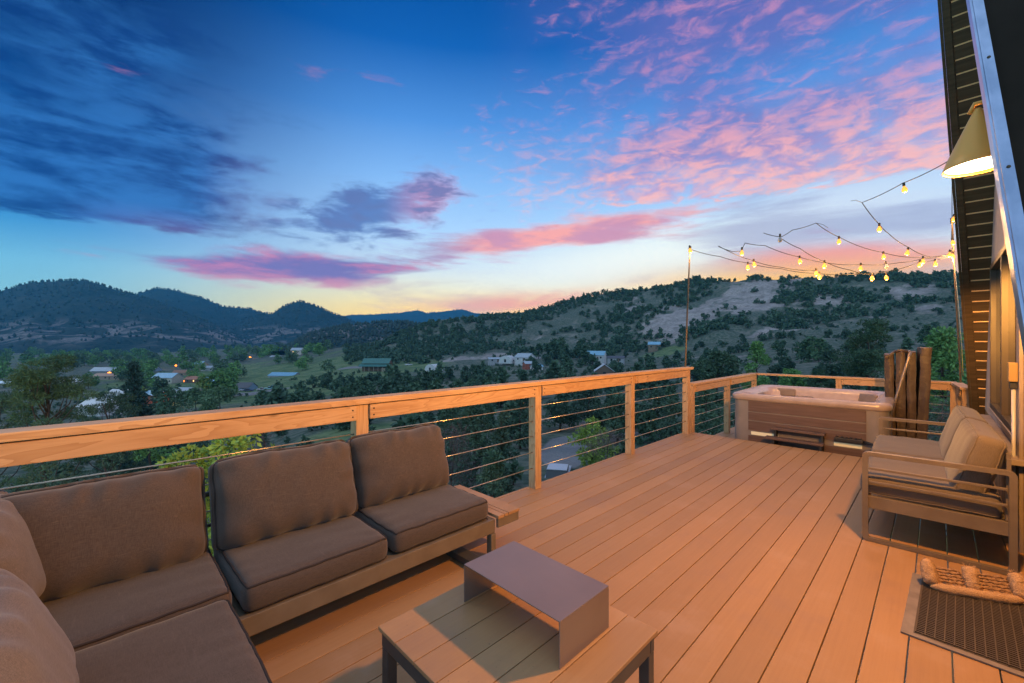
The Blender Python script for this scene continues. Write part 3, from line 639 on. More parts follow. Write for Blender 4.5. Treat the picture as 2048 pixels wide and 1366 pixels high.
def crest(px):
    a = [(765,485),(841,500),(900,490),(1030,600),(1120,560),(1200,540),(1300,520),(1400,480),(1520,430),(1600,400),(1750,390),(1900,380)]
    return float(np.interp(px, [q[0] for q in a], [q[1] for q in a]))
LAMPS = [(219,400),(98,260),(412,440),(500,640),(537,610),(352,460),(366,305),(336,300),(478,245)]
lampgap = lambda x, dd: 0.0 if any(abs(x-q) < 2+5200/dd*.9 and dd < w+5 for q, w in LAMPS) else 1.0
scatter(84, 520, 1010, 85, 215, JUN+PON[1:], 1.25, 'dark juniper in the tree belt between the left railing and the barn', 'dark junipers of the belt below the barn')
scatter(34, 640, 1440, 42, 95, JUN, .95, 'dark juniper on the slope below the deck seen under the handrail', 'junipers on the slope below the deck', lambda x, d: 0.0 if (1050 < x < 1190 and d < 62) else 1.0)
scatter(40, 1010, 1420, 90, 215, JUN+PON[1:], 1.2, 'dark juniper on the flat above the middle of the railing', 'dark junipers on the flat below the right hill')
scatter(26, 1440, 1900, 105, 190, JUN+PON, 1.15, 'dark juniper at the foot of the bare right hill', 'dark junipers at the foot of the right hill', lambda x, d: density(x, d)+.25)
scatter(16, 1060, 1190, 235, 310, JUN+PON, 1.7, 'dense dark tree among the farm sheds right of the hoop houses', 'trees beside the farm sheds')
scatter(74, 230, 660, 300, 720, GRN, 1.5, 'round green tree among the lit houses of the valley town', 'green trees of the valley town', lampgap)
scatter(16, 240, 560, 190, 330, GRN[:2], 1.0, 'round green yard tree among the nearer valley houses', 'yard trees of the nearer houses', lampgap)
scatter(90, -20, 560, 520, 960, GRN, 1.9, 'distant green tree on the valley floor under the left mountain', 'distant trees under the left mountain', lampgap)
scatter(18, -20, 240, 230, 600, GRN, 1.5, 'pale green tree in the valley behind the tall airy pine', 'valley trees behind the left pines', lampgap)
for i in range(40):
    px = 1030+870*(i+rng.random())/40; d = crest(px)-2
    small((JUN+PON[1:])[int(rng.integers(5))], ground(px, d, -.2), .8+.5*rng.random(), 'small dark tree on the crest of the right hill against the sunset', 'trees along the crest of the right hill')
scatter(80, 1200, 1910, 215, 360, JUN, 1.0, 'scattered dark juniper on the lower slope of the bare right hill', 'junipers on the lower slope of the right hill', density)
# the rest of the slope reads as one mass
def merged(name, spots, protos_v, mats):
    vs = []; fs = []; ms = []; o = 0
    for x, y, z, s in spots:
        v, f, mi = protos_v[int(rng.integers(len(protos_v)))]; a = rng.random()*6.283; ca, sa = math.cos(a), math.sin(a); q = s*(.85+.3*rng.random())
        w = v*np.array([q*(.85+.3*rng.random()), q*(.85+.3*rng.random()), q]); w = np.stack([w[:,0]*ca-w[:,1]*sa+x, w[:,0]*sa+w[:,1]*ca+y, w[:,2]+z], 1)
        vs.append(w); fs.append(f+o); ms += mi; o += len(w)
    return tag(link(name, np_mesh(name, np.concatenate(vs), np.concatenate(fs), mats, ms)), kind='stuff')
lo = [small_tree_mesh('juniper', 4.2, w, 110, 1.15, 10) for w in (3.4, 4.2, 5.0, 4.4)]
spots = []
while len(spots) < 3000:
    px = 690+1260*rng.random(); d = 300+290*rng.random()
    if d > crest(px)+6 or (px < 1010 and d < 335) or rng.random() > density(px, d)*(1.25 if px < 1050 else 1): continue
    p = ground(px, d, -.2); spots.append((p.x, p.y, p.z, .45+1.0*rng.random()**1.3))
while len(spots) < 4600:
    px = -620+2900*rng.random(); d = 16+270*rng.random()**.8
    if rng.random() > .6 or (1060 < px < 1190 and d < 60): continue
    p = ground(px, d, -.1); spots.append((p.x, p.y, p.z, .16+.42*rng.random()))
while len(spots) < 4850:
    px = -620+570*rng.random(); dd = 90+800*rng.random()**.8; p = ground(px, dd, -.2); spots.append((p.x, p.y, p.z, .9+.9*rng.random()))
while len(spots) < 5150:
    px = 1960+500*rng.random(); dd = 90+330*rng.random(); p = ground(px, dd, -.2); spots.append((p.x, p.y, p.z, .7+.7*rng.random()))
merged('hillside_scrub', spots, lo, [M['juniper'], M['bark']])
# forest on the far mountains, too far to tell one tree from the next
N = len(far_trees); T = np.array(far_trees); k = 6
ang = np.arange(k)*2*math.pi/k; jit = .75+.5*rng.random((N,k)); rad = T[:,3:4]*.36*jit
ring = np.stack([T[:,0:1]+rad*np.cos(ang), T[:,1:2]+rad*np.sin(ang), T[:,2:3]+T[:,3:4]*.28+0*rad], -1)
top = (T[:,:3]+np.stack([rng.normal(size=N)*.4, rng.normal(size=N)*.4, T[:,3]], -1))[:,None]; bot = (T[:,:3]-np.array([0,0,1.5]))[:,None]
V = np.concatenate([ring, top, bot], 1).reshape(-1,3); base = np.arange(N)[:,None,None]*(k+2)
ft = np.array([[j,(j+1) % k,k] for j in range(k)]+[[(j+1) % k,j,k+1] for j in range(k)])[None]+base
M['farforest'] = leafmat('far_forest', (.014,.034,.03,1), (.036,.062,.052,1))
tag(link('far_forest', np_mesh('far_forest', V, ft.reshape(-1,3), M['farforest'])), kind='stuff')
# ------------------------------------------------------------------ deck
RX = -2.85; DEND = 6.95; LOWZ = -.27
def boards(name, x0, x1, y0, y1, z, pitch, phase, mat, th=.025, gap=.005):
    mb = MB(); k = math.floor((x0-phase)/pitch)
    while phase+k*pitch < x1:
        a = max(x0, phase+k*pitch+gap/2); b = min(x1, phase+(k+1)*pitch-gap/2); k += 1
        if b-a < .02: continue
        cuts = [y0, y1]
        if False:
            c = y0+ (.25+.5*((k*37) % 17)/17)*(y1-y0); cuts = [y0, c, y1]
        for i in range(len(cuts)-1): mb.box(a, b, cuts[i]+(.0015 if i else 0), cuts[i+1]-(.0015 if i < len(cuts)-2 else 0), z-th, z, 0, .003)
    return mb
dk = boards('deck', -2.92, .42, -2.2, DEND-.02, 0, .1466, -.2455, M['deck'])
deck = dk.build('deck', M['deck']); tag(deck, kind='structure')
j = MB()
for k in range(9): j.box(-2.86, .40, -2.1+k*1.12, -2.06+k*1.12, -.21, -.031)
j.box(-2.90, .42, DEND-.05, DEND-.012, -.245, -.028); j.box(-2.905, -2.865, -2.2, DEND-.06, -.25, -.028)
for x, y in ((-2.6,-1.5),(-2.6,2.5),(-2.6,6.6),(.2,6.6),(-2.6,10.2),(.2,10.2)): j.box(x-.07, x+.07, y-.07, y+.07, -6, -.29)
j.build('deck_frame', M['pine'][1], deck)
ld = boards('deck', -2.95, .47, DEND+.005, 10.42, LOWZ, .1466, -.2455, M['deck'])
ldo = ld.build('deck', M['deck']); tag(ldo, kind='structure')
j = MB()
for k in range(4): j.box(-2.9, .44, 7.0+k*1.1, 7.04+k*1.1, -.48, LOWZ-.031)
j.build('deck_frame', M['pine'][0], ldo)
# ------------------------------------------------------------------ railings
def railing(label, a, b, posts, z0, top, capw=.14, cables=(.20,.36,.52,.67,.82), over=(0,0), skip=()):
    """straight run from a to b (2-D); posts at distances along it"""
    a = Vector((a[0],a[1],0)); b = Vector((b[0],b[1],0)); L = (b-a).length; rz = math.atan2((b-a).y, (b-a).x)
    root = empty('deck_railing', (a.x, a.y, z0), rz, label, 'railing', 'cable railings round the deck')
    P = M['pine']
    for p in posts:
        po = MB().box(p-.045, p+.045, -.045, .045, -.24 if z0 > -.1 else 0.002, top-.041, 0, .004).build('post', P[2], root)
        s = MB()
        for zc in cables:
            for sx in (-1,1): s.tube([(p+sx*.0445,0,zc),(p+sx*.0475,0,zc)], .007, 8)
        s.build('cable_fitting', M['screw'], po)
    MB().box(-over[0], L+over[1], -capw/2, capw/2, top-.04, top, 0, .005).build('cap_rail', P[0], root)
    for i in range(len(posts)-1):
        x0, x1 = posts[i]+.046, posts[i+1]-.046
        r = MB().box(x0+.002, x1-.002, -.062, -.022, top-.147, top-.047, 0, .004).build('rail', P[0], root)
        s = MB()
        for xx in (x0+.03, x1-.03):
            for zz in (top-.12, top-.075): s.lathe([(0,0),(.006,0),(.006,.002),(0,.002)], 8, 0, (xx,-.0625,zz), M=Matrix.Rotation(R(90),3,'X'))
        s.build('screw', M['screw'], r)
    for zc in cables: 
        c = MB()
        for i in range(len(posts)-1): c.tube([(posts[i]+.046,0,zc),((posts[i]+posts[i+1])/2,0,zc-.004),(posts[i+1]-.046,0,zc)], .0042, 6)
        c.build('cable', M['cable'], root)
    return root
Y0 = -2.3
railing('long upper cable railing of new pine along the valley side behind the sofa', (RX,Y0), (RX,6.80), [Y0*0+.05, -.52-Y0, 1.31-Y0, 3.14-Y0, 5.0-Y0, 6.77-Y0], 0, 1.07, over=(0,.09))
railing('short lower cable railing stepping down beside the hot tub', (RX,6.92), (RX,10.33), [.03, 1.72, 3.40], LOWZ, 1.07, cables=(.2,.36,.52,.67,.82), over=(-.02,.07))
railing('far cable railing across the end of the deck behind the hot tub', (RX+.075,10.33), (.16,10.33), [1.42, 2.97], LOWZ, 1.072, over=(-.005,.07))
railing('short return railing from the far corner post to the roof edge', (.23,10.25), (.30,9.15), [.55, 1.05], LOWZ, 1.068, over=(-.01,.02))
# ------------------------------------------------------------------ cushions
def cushion_fn(sx, sy, sz, r, bulge, pinch, seed, wr=.004):
    hx, hy, hz = sx/2, sy/2, sz/2
    def f(p):
        x, y, z = p; q = Vector((x*hx, y*hy, z*hz))
        c = Vector((max(-hx+r,min(hx-r,q.x)), max(-hy+r,min(hy-r,q.y)), max(-hz+r,min(hz-r,q.z))))
        d = q-c; o = c+d.normalized()*r if d.length > 1e-9 else q
        e = max(0,1-x**4)*max(0,1-y**4)
        o.z *= (1-pinch)+pinch*math.sqrt(e)+bulge*e**1.0
        if pinch > .2: kk = (abs(x)*abs(y))**5; o.x *= 1-.05*kk; o.y *= 1-.09*kk
        # sides sag a little between the corners
        o.x *= 1+.012*(1-y*y)*(1 if pinch < .2 else -2.6); o.y *= 1+.012*(1-x*x)*(1 if pinch < .2 else -4.2)
        n = mnoise.noise(Vector((o.x*5+seed*7, o.y*5, o.z*3+seed))); n2 = mnoise.noise(Vector((o.x*16+seed, o.y*9, seed*3)))
        k = (x*x*x*x+y*y*y*y)*.5
        cr = math.sin(o.x*46+5*mnoise.noise(Vector((o.x*4,o.y*4,seed))))*max(0,abs(y)-.45)*1.6 if abs(y) > .45 else 0
        cr += math.sin(o.y*42+5*mnoise.noise(Vector((o.x*4,o.y*4,seed+9))))*max(0,abs(x)-.6)*1.6 if abs(x) > .6 else 0
        o.z += (1 if z > 0 else -1)*(n*wr*1.2+n2*wr*.35+cr*wr*(2.0 if pinch > .2 else .55))*(abs(z) > .5)
        if pinch > .2: o.y += .012*mnoise.noise(Vector((x*1.7,seed*3.1,y)))*(1 if y > 0 else .2)
        return o
    return f
def cushion(name, f, mat, parent, Mx, pipes=(1,-1), nx=34, ny=28, nz=6):
    pts = {}; v = []; fc = []
    def vid(i, j, k):
        key = (i,j,k)
        if key not in pts:
            pts[key] = len(v); v.append(f((2*i/nx-1, 2*j/ny-1, 2*k/nz-1)))
        return pts[key]
    for i in range(nx):
        for j in range(ny):
            fc.append((vid(i,j,nz),vid(i+1,j,nz),vid(i+1,j+1,nz),vid(i,j+1,nz))); fc.append((vid(i,j,0),vid(i,j+1,0),vid(i+1,j+1,0),vid(i+1,j,0)))
    for k in range(nz):
        for i in range(nx):
            fc.append((vid(i,0,k),vid(i+1,0,k),vid(i+1,0,k+1),vid(i,0,k+1))); fc.append((vid(i,ny,k),vid(i,ny,k+1),vid(i+1,ny,k+1),vid(i+1,ny,k)))
        for j in range(ny):
            fc.append((vid(0,j,k),vid(0,j,k+1),vid(0,j+1,k+1),vid(0,j+1,k))); fc.append((vid(nx,j,k),vid(nx,j+1,k),vid(nx,j+1,k+1),vid(nx,j,k+1)))
    mb = MB(); mb.add(v, fc, 0, True)
    o = mb.build(name, mat, parent); o.matrix_local = Mx
    pm = MB(); n = 26
    for s in pipes:
        loop = [(2*i/n-1,-1,s) for i in range(n)]+[(1,2*i/n-1,s) for i in range(n)]+[(1-2*i/n,1,s) for i in range(n)]+[(-1,1-2*i/n,s) for i in range(n)]
        pm.tube([f(p) for p in loop], .0055, 6, closed=True)
    pm.build('piping', M['pipe'] if mat in (M['fab'], M['fabsky']) else mat, o)
    return o
def TR(x, y, z, rx=0, ry=0, rz=0): return Matrix.Translation((x,y,z)) @ Matrix.Rotation(R(rz),4,'Z') @ Matrix.Rotation(R(ry),4,'Y') @ Matrix.Rotation(R(rx),4,'X')
# sectional sofa (L shape): long arm by the railing, short arm along x
sofa = empty('sectional_sofa', (-2.45,.8,0), 0, 'L-shaped sectional sofa with taupe cushions beside the railing', 'sofa')
SO = Matrix.Translation((2.45,-.8,0))
seatM = lambda x, y, z, **k: SO @ TR(x, y, z, **k)
def sc(sx, sy, x, y, seed, rz=0): cushion('seat_cushion', cushion_fn(sx, sy, .135, .045, .10, .02, seed), M['fab'], sofa, seatM(x, y, .322, rz=rz))
sc(.66, .72, -2.465, 1.545, 1); sc(.67, .70, -2.455, .80, 2, .6); sc(.68, .71, -2.475, .065, 3); sc(.78, .69, -1.72, .055, 4); sc(.7, .69, -.96, .055, 5)
def bc(w, h, x, y, z, rx, rz, seed, th=.17, mat='fab'):   # local x = width, y = height, z = thickness
    Mx = SO @ Matrix.Translation((x,y,z)) @ Matrix.Rotation(R(rz),4,'Z') @ Matrix.Rotation(R(rx),4,'X')
    cushion('back_cushion', cushion_fn(w, h, th, .055, .55, .55, seed, .0095), M[mat], sofa, Mx, nx=40, ny=32, nz=8)
bc(.76, .51, -2.705, 1.54, .59, 72, 91, 11, .22); bc(.775, .515, -2.675, .80, .59, 70, 88.5, 12, .22); bc(.80, .51, -2.70, .015, .58, 71, 90, 13, .22)
bc(.70, .48, -2.60, -.33, .60, 72, 180, 14, .20, 'fabsky'); bc(.72, .48, -1.62, -.235, .585, 70, 182, 15, .22, 'fabsky')
f = MB()
for (x0,x1,y0,y1) in ((-2.80,-2.12,-.30,1.93),(-2.12,-.62,-.30,.40)):
    pass
# seat frame: front apron and inner rails
f.box(-2.145,-2.115,.412,1.925,.165,.255,0,.004); f.box(-2.80,-2.77,-.30,1.925,.165,.255,0,.004); f.box(-2.768,-2.147,1.895,1.925,.165,.255,0,.004)
f.box(-2.113,-.62,.375,.405,.165,.255,0,.004); f.box(-2.768,-.62,-.30,-.27,.165,.255,0,.004); f.box(-2.765,-2.15,-.26,1.89,.225,.25); f.box(-2.145,-.65,-.265,.37,.225,.25)
fo = f.build('seat_frame', M['frame'], sofa, (2.45,-.8,0))
for (x, y) in ((-2.13,1.905),(-2.785,1.905),(-2.785,-.28),(-.64,-.28),(-.64,.385),(-2.785,.8)):
    MB().box(x-.024, x+.024, y-.0205, y+.0205, .003, .163, 0, .003).build('leg', M['frame'], sofa, (2.45,-.8,0))
f = MB(); f.box(-2.56,-2.50,.42,1.70,.004,.045,0,.003); f.box(-2.62,-1.98,1.702,1.79,.004,.05,0,.003)
f.build('floor_bar', M['dkframe'], sofa, (2.45,-.8,0))
f = MB(); f.tube([(-2.79,-.27,.26),(-2.825,-.27,.62),(-2.825,1.9,.62),(-2.79,1.9,.26)], .014, 8); f.tube([(-2.815,-.27,.45),(-2.815,1.9,.45)], .01, 8)
f.tube([(-2.76,-.315,.26),(-2.76,-.36,.62),(-.66,-.36,.62),(-.66,-.315,.26)], .014, 8)
f.build('back_frame', M['dkframe'], sofa, (2.45,-.8,0))
# slatted end shelf fixed to the sofa end
es = empty('end_table', (-2.45,2.02,0), 0, 'low slatted end table tucked against the right end of the sofa', 'side table')
tp = MB()
for y0, y1 in ((1.93,1.985),(1.989,2.022),(2.026,2.135)): tp.box(-2.78,-2.085,y0,y1,.262,.282,0,.002)
tp.build('slat_top', M['slat'], es, (2.45,-2.02,0))
f = MB(); f.box(-2.112,-2.09,1.932,2.13,.2,.26,0,.003); f.box(-2.77,-2.75,1.932,2.13,.2,.26,0,.003); f.box(-2.748,-2.114,2.105,2.128,.2,.26)
f.build('apron', M['frame'], es, (2.45,-2.02,0))
for x, y in ((-2.765,2.112),(-2.60,2.112)): MB().box(x-.014, x+.014, y-.014, y+.014, .003, .199).build('leg', M['frame'], es, (2.45,-2.02,0))
# ------------------------------------------------------------------ coffee table with bridge cover
ct = empty('coffee_table', (-1.09,1.10,0), 0, 'slat-topped coffee table with dark metal frame in front of the sofa', 'table')
OF = (1.09,-1.10,0)
tp = MB(); n = 6; x0, x1 = -1.462, -.718; w = (x1-x0)/n
for i in range(n): tp.box(x0+i*w+.0018, x0+(i+1)*w-.0018, .742, 1.462, .385, .40, 0, .0025)
tp.build('slat_top', M['slat'], ct, OF)
f = MB(); T = .028
f.box(-1.452,-.728,.752,.752+T,.325,.383,0,.004); f.box(-1.452,-.728,1.452-T,1.452,.325,.383,0,.004); f.box(-1.452,-1.452+T,.782,1.422,.325,.383,0,.004); f.box(-.728-T,-.728,.782,1.422,.325,.383,0,.004)
f.build('apron', M['dkframe'], ct, OF)
for x in (-1.431,-.749):
    for y in (.773,1.431): MB().box(x-.02, x+.02, y-.02, y+.02, .003, .324, 0, .003).build('leg', M['dkframe'], ct, OF)
br = MB(); bx0,bx1,by0,by1 = -1.35,-.853,1.058,1.345; TH = .004
br.box(bx0,bx1,by0,by1,.551,.555,0,.0015); br.box(bx0,bx0+TH,by0,by1,.4015,.5505,0,.001); br.box(bx1-TH,bx1,by0,by1,.4015,.5505,0,.001)
bo = br.build('metal_riser', M['steel']); tag(bo, 'open-sided brown metal riser box standing on the coffee table', 'riser')
# ------------------------------------------------------------------ loveseat
lv = empty('loveseat', (-.05,5.05,0), R(1.6), 'low metal-framed loveseat with sand cushions against the cabin wall', 'loveseat')
LW, LD = 2.04, .74; FM = M['frame2']
for s in (-1,1):
    y = s*(LW/2-.0175); f = MB(); x0, x1 = -LD/2, LD/2; t = .0175; zt = .655; rr = .035
    def rrect(x0, x1, z0, z1, r, n=5):
        out = []
        for cx, cz, a0 in ((x1-r,z1-r,0),(x0+r,z1-r,90),(x0+r,z0+r,180),(x1-r,z0+r,270)):
            for i in range(n+1): a = R(a0+90*i/n); out.append((cx+r*math.cos(a), cz+r*math.sin(a)))
        return out
    o = rrect(x0,x1,.003,zt,rr); i_ = rrect(x0+.034,x1-.034,.03,zt-.03,.012); n = len(o); v = []
    for yy in (y-t, y+t): v += [(p[0],yy,p[1]) for p in o]+[(p[0],yy,p[1]) for p in i_]
    fc = []
    for k in range(n):
        q = (k+1) % n
        fc += [(k,q,n+q,n+k),(2*n+k,3*n+k,3*n+q,2*n+q),(k,2*n+k,2*n+q,q),(n+k,n+q,3*n+q,3*n+k)]
    f.add(v, fc); a = f.build('arm_frame', FM, lv)
    r_ = MB()
    for zz in (.535,.435): r_.box(x0+.04, x1-.04, y-.009, y+.009, zz-.008, zz+.008, 0, .003)
    r_.build('side_rail', FM, a)
f = MB(); f.box(-LD/2+.03, LD/2-.03, -LW/2+.037, -LW/2+.067, .235, .325, 0, .003); f.box(-LD/2+.03, LD/2-.03, LW/2-.067, LW/2-.037, .235, .325, 0, .003)
f.box(-LD/2+.004, -LD/2+.029, -LW/2+.038, LW/2-.038, .235, .30, 0, .003); f.box(LD/2-.06, LD/2-.03, -LW/2+.07, LW/2-.07, .235, .325, 0, .003)
for k in range(9): f.box(-LD/2+.03, LD/2-.062, -.88+k*.22-.02, -.88+k*.22+.02, .285, .297)
f.build('seat_frame', FM, lv)
f = MB(); f.beam((LD/2-.035,-LW/2+.06,.33),(LD/2-.03,-LW/2+.06,.72),.03,.02); f.beam((LD/2-.035,LW/2-.06,.33),(LD/2-.03,LW/2-.06,.72),.03,.02); f.beam((LD/2-.03,-LW/2+.06,.735),(LD/2-.03,LW/2-.06,.735),.02,.03); f.build('back_frame', FM, lv)
for s in (-1,1):
    cushion('seat_cushion', cushion_fn(.70,.965,.145,.04,.06,.02,20+s), M['fab2'], lv, TR(-.035, s*.487, .402), nx=26, ny=30)
    Mx = Matrix.Translation((.215, s*.482, .625)) @ Matrix.Rotation(R(-90),4,'Z') @ Matrix.Rotation(R(74),4,'X')
    cushion('back_cushion', cushion_fn(.94,.44,.17,.045,.16,.12,30+s,.004), M['fab2'], lv, Mx, nx=34, ny=24)
# ------------------------------------------------------------------ door mat and boot brush
mt = empty('door_mat', (.13,3.25,0), R(-1.5), 'dark ribbed rubber door mat with grey border on the deck by the door', 'mat')
MB().box(-.25,.25,-.395,.395,.002,.010,0,.002).build('border', M['border'], mt)
mb = MB()
mb.box(-.205,.215,-.36,.36,.0105,.012)
for k in range(13): mb.box(-.2+k*.0335,-.1955+k*.0335,-.358,.358,.0125,.0185)
for k in range(38):
    y = -.352+k*.0189; mb.prism([(-.2,y-.0035,.0125),(-.2,y+.0045,.0125),(.212,y+.0105,.0125),(.212,y+.0025,.0125)],(0,0,.0055))
mb.build('ribbed_pad', M['rubber'], mt)
bb = empty('boot_brush', (.13,3.60,0), R(24), 'fuzzy coir boot brush with three upright tufts lying across the top of the mat', 'boot brush')
def fuzzy(pts, rad, name, par, mat=None, n=12, lum=.14):
    mb = MB(); N = 16; path = []; P = [Vector(p) for p in pts]
    for i in range(N+1):
        t = i/N*(len(P)-1); k = min(int(t), len(P)-2); path.append(P[k].lerp(P[k+1], t-k))
    rr = [rad*(1-.0)*math.sqrt(max(.05, 1-(2*abs(i/N-.5))**6)) for i in range(N+1)]
    mb.tube(path, rr, n); mb.v = [tuple(Vector(v)+Vector((mnoise.noise(Vector(v)*60), mnoise.noise(Vector(v)*60+Vector((9,0,0))), mnoise.noise(Vector(v)*60+Vector((0,9,0)))))*rad*lum*2) for v in mb.v]
    # bristles
    for _ in range(420):
        i = random.randrange(N); p = path[i].lerp(path[i+1], random.random()); d = Vector((random.gauss(0,1),random.gauss(0,1),random.gauss(0,1))).normalized()
        a = p+d*rr[i]*.8; b = p+d*rr[i]*(1.12+.15*random.random()); w = d.orthogonal().normalized()*.0018
        mb.add([a-w,a+w,b],[(0,1,2)])
    return mb.build(name, mat or M['coir'], par)
for x, h in ((-.19,.155),(.0,.15),(.20,.15)): fuzzy([(x,-.05,.035),(x,-.02,.09),(x+.005,.02,h)], .034, 'bristle_tuft', bb)
fuzzy([(-.2,-.065,.035),(.0,-.075,.034),(.2,-.065,.035)], .027, 'front_roll', bb)
wv = MB()
for k in range(7):
    for x0, x1 in ((-.185,-.02),(.02,.185)):
        y = -.045+k*.016; z = .03+k*.0115; wv.tube([(x0+(x1-x0)*i/14, y+.002*math.sin(i*1.7+k*2), z+.0035*math.sin(i*1.6+k*2.5)) for i in range(15)], .0075, 6)
wv.build('woven_tray', M['coird'], bb)
# ------------------------------------------------------------------ hot tub
tub = empty('hot_tub', (-1.385,8.13,LOWZ), R(1.5), 'square hot tub with brown panels and pale rim on the lower deck', 'hot tub')
H = .945; hw = .935
def rsq(h, r, n=7):
    out = []
    for cx, cy, a0 in ((h-r,h-r,0),(-h+r,h-r,90),(-h+r,-h+r,180),(h-r,-h+r,270)):
        for i in range(n+1): a = R(a0+90*i/n); out.append((cx+r*math.cos(a), cy+r*math.sin(a)))
    return out
def loft(mb, rings, m=0, sm=True, cap=True):
    n = len(rings[0]); v = [p for r in rings for p in r]; f = []
    for i in range(len(rings)-1):
        for k in range(n): f.append((i*n+k, i*n+(k+1) % n, (i+1)*n+(k+1) % n, (i+1)*n+k))
    if cap: f.append(tuple((len(rings)-1)*n+k for k in range(n)))
    return mb.add(v, f, m, sm)
sh = MB(); ring = lambda h, r, z: [(x,y,z) for x, y in rsq(h, r)]
loft(sh, [ring(hw+.0,.13,H-.105), ring(hw+.02,.145,H-.095), ring(hw+.022,.145,H-.035), ring(hw+.0,.14,H-.006), ring(hw-.03,.13,H), ring(hw-.12,.2,H-.008), ring(hw-.165,.24,H-.022), ring(hw-.2,.28,H-.09), ring(hw-.26,.3,H-.42), ring(hw-.36,.3,H-.46), ring(hw-.42,.28,H-.80)], cap=True)
sh.build('shell', M['spa_shell'], tub)
bd = MB(); loft(bd, [ring(hw-.012,.12,.004), ring(hw-.012,.12,.09), ring(hw-.03,.11,.10), ring(hw-.012,.12,.11), ring(hw-.012,.12,H-.106)], 0, False, False)
bd.build('cabinet', M['spa_corner'], tub)
for s, (ax, sg) in enumerate((('y',-1),('y',1),('x',-1),('x',1))):
    p = MB(); zs = [.10,.335,.34,.475,.48,.615,.62,H-.108]
    def pb(z0, z1, o=.010):
        a, b2 = (hw-.011, hw-.011+o)
        if ax == 'y': p.box(-.70,.70, *( (sg*b2,sg*a) if sg < 0 else (a,b2) ), z0, z1, 0, .004)
        else: p.box(*((sg*b2,sg*a) if sg < 0 else (a,b2)), -.70,.70, z0, z1, 0, .004)
    pb(.01,.305); pb(.385,.525); pb(.541,.66); pb(.676,H-.112)
    pn = p.build('side_panel', M['spa_panel'], tub)
    if s == 0:
        for x0, x1 in ((-.66,-.30),(.36,.66)):
            MB().box(x0,x1,-hw-.004,-hw+.010,.318,.368,0,.004).build('light_lens', M['led'], pn)
        MB().box(-.70,.70,-hw+.0,-hw+.007,.372,.380).build('kick_strip', M['border'], pn)
for x, y, rz in ((-.52,.70,0),(.62,.62,-40),(-.66,-.3,90)):
    cushion('headrest', cushion_fn(.30,.14,.04,.018,.1,.1,40+x), M['pillow'], tub, TR(x, y+.012, H-.105, rx=74, rz=rz), pipes=(), nx=14, ny=10, nz=4)
cp = MB(); cp.box(-.11,.11,-.83,-.76,H-.004,H+.006,0,.003); cp.build('control_panel', M['border'], tub)
b2 = MB()
for k in range(4): b2.lathe([(0,.0065),(.016,.0065),(.016,.010),(0,.010)], 12, 0, (-.075+k*.05,-.795,H))
b2.build('button', M['lever'], tub)
# steps standing in front of the tub on the lower deck
st = empty('spa_steps', (-1.42,7.08,LOWZ), 0, 'dark two-tread spa step in front of the hot tub', 'steps')
for (z, y0, y1) in ((.485,-.02,.11),(.36,-.13,-.005)):
    MB().box(-.30-(.06 if z < .4 else 0),.34,y0,y1,z-.035,z,0,.008).build('tread', M['spa_panel'], st)
for x in (-.27,.29):
    sd = MB(); sd.prism([(x,-.12,.003),(x,-.11,.324),(x,-.005,.324),(x,.0,.449),(x,.10,.449),(x,.105,.003)],(.028,0,0)); sd.build('side', M['black'], st)
hd = MB(); hd.box(.44,.74,.02,.09,.40,.455,0,.01)
for k in range(6): hd.lathe([(0,0),(.014,0),(.014,.012),(0,.012)], 8, 0, (.47+k*.048,.055,.456))
h = hd.build('cover_latch', M['black'], (st)); 
hs = MB(); hs.tube([(.74,.05,.43),(.95,.03,.40),(1.15,.02,.36)], .018, 8); hs.build('handle_bar', M['black'], st)
# ------------------------------------------------------------------ folded spa cover on its lifter
cv = empty('spa_cover', (-.245,8.75,LOWZ), R(3), 'folded brown spa cover hanging upright beside the hot tub', 'spa cover')
def slab(x, w, y0, y1, z0, z1, lean, seed, name='cover_panel'):
    mb = MB(); nx, ny, nz = 4, 10, 18; pts = {}; v = []; f = []
    def vid(i,j,k):
        if (i,j,k) not in pts:
            a, b, c = i/nx, j/ny, k/nz; X = x+(a-.5)*w*(1-.05*(2*b-1)**6); Yv = y0+(y1-y0)*b; Z = z0+(z1-z0)*c
            q = mnoise.noise(Vector((a*2+seed,b*3,c*4+seed)))*.012+mnoise.noise(Vector((seed,b*7+a*3,c*11)))*.006
            X += lean*(c-.3)+q; Yv += q*.8+.009*math.sin(a*math.pi)*(-1 if b < .5 else 1); Z += mnoise.noise(Vector((seed,a*2,b*3)))*.012
            pts[(i,j,k)] = len(v); v.append((X,Yv,Z))
        return pts[(i,j,k)]
    for j in range(ny):
        for k in range(nz): f += [(vid(0,j,k),vid(0,j,k+1),vid(0,j+1,k+1),vid(0,j+1,k)),(vid(nx,j,k),vid(nx,j+1,k),vid(nx,j+1,k+1),vid(nx,j,k+1))]
    for i in range(nx):
        for k in range(nz): f += [(vid(i,0,k),vid(i+1,0,k),vid(i+1,0,k+1),vid(i,0,k+1)),(vid(i,ny,k),vid(i,ny,k+1),vid(i+1,ny,k+1),vid(i+1,ny,k))]
        for j in range(ny): f += [(vid(i,j,0),vid(i,j+1,0),vid(i+1,j+1,0),vid(i+1,j,0)),(vid(i,j,nz),vid(i+1,j,nz),vid(i+1,j+1,nz),vid(i,j+1,nz))]
    mb.add(v, f, 0, True); o = mb.build(name, M['vinyl'], cv); o.data.set_sharp_from_angle(angle=R(42)); return o
slab(-.262,.105,-.55,.75,.34,1.56,-.03,1); slab(-.150,.105,-.58,.75,.30,1.60,-.01,2); slab(-.043,.10,-.57,.75,.32,1.60,.0,3); slab(.075,.115,-.60,.75,.36,1.66,.05,4)
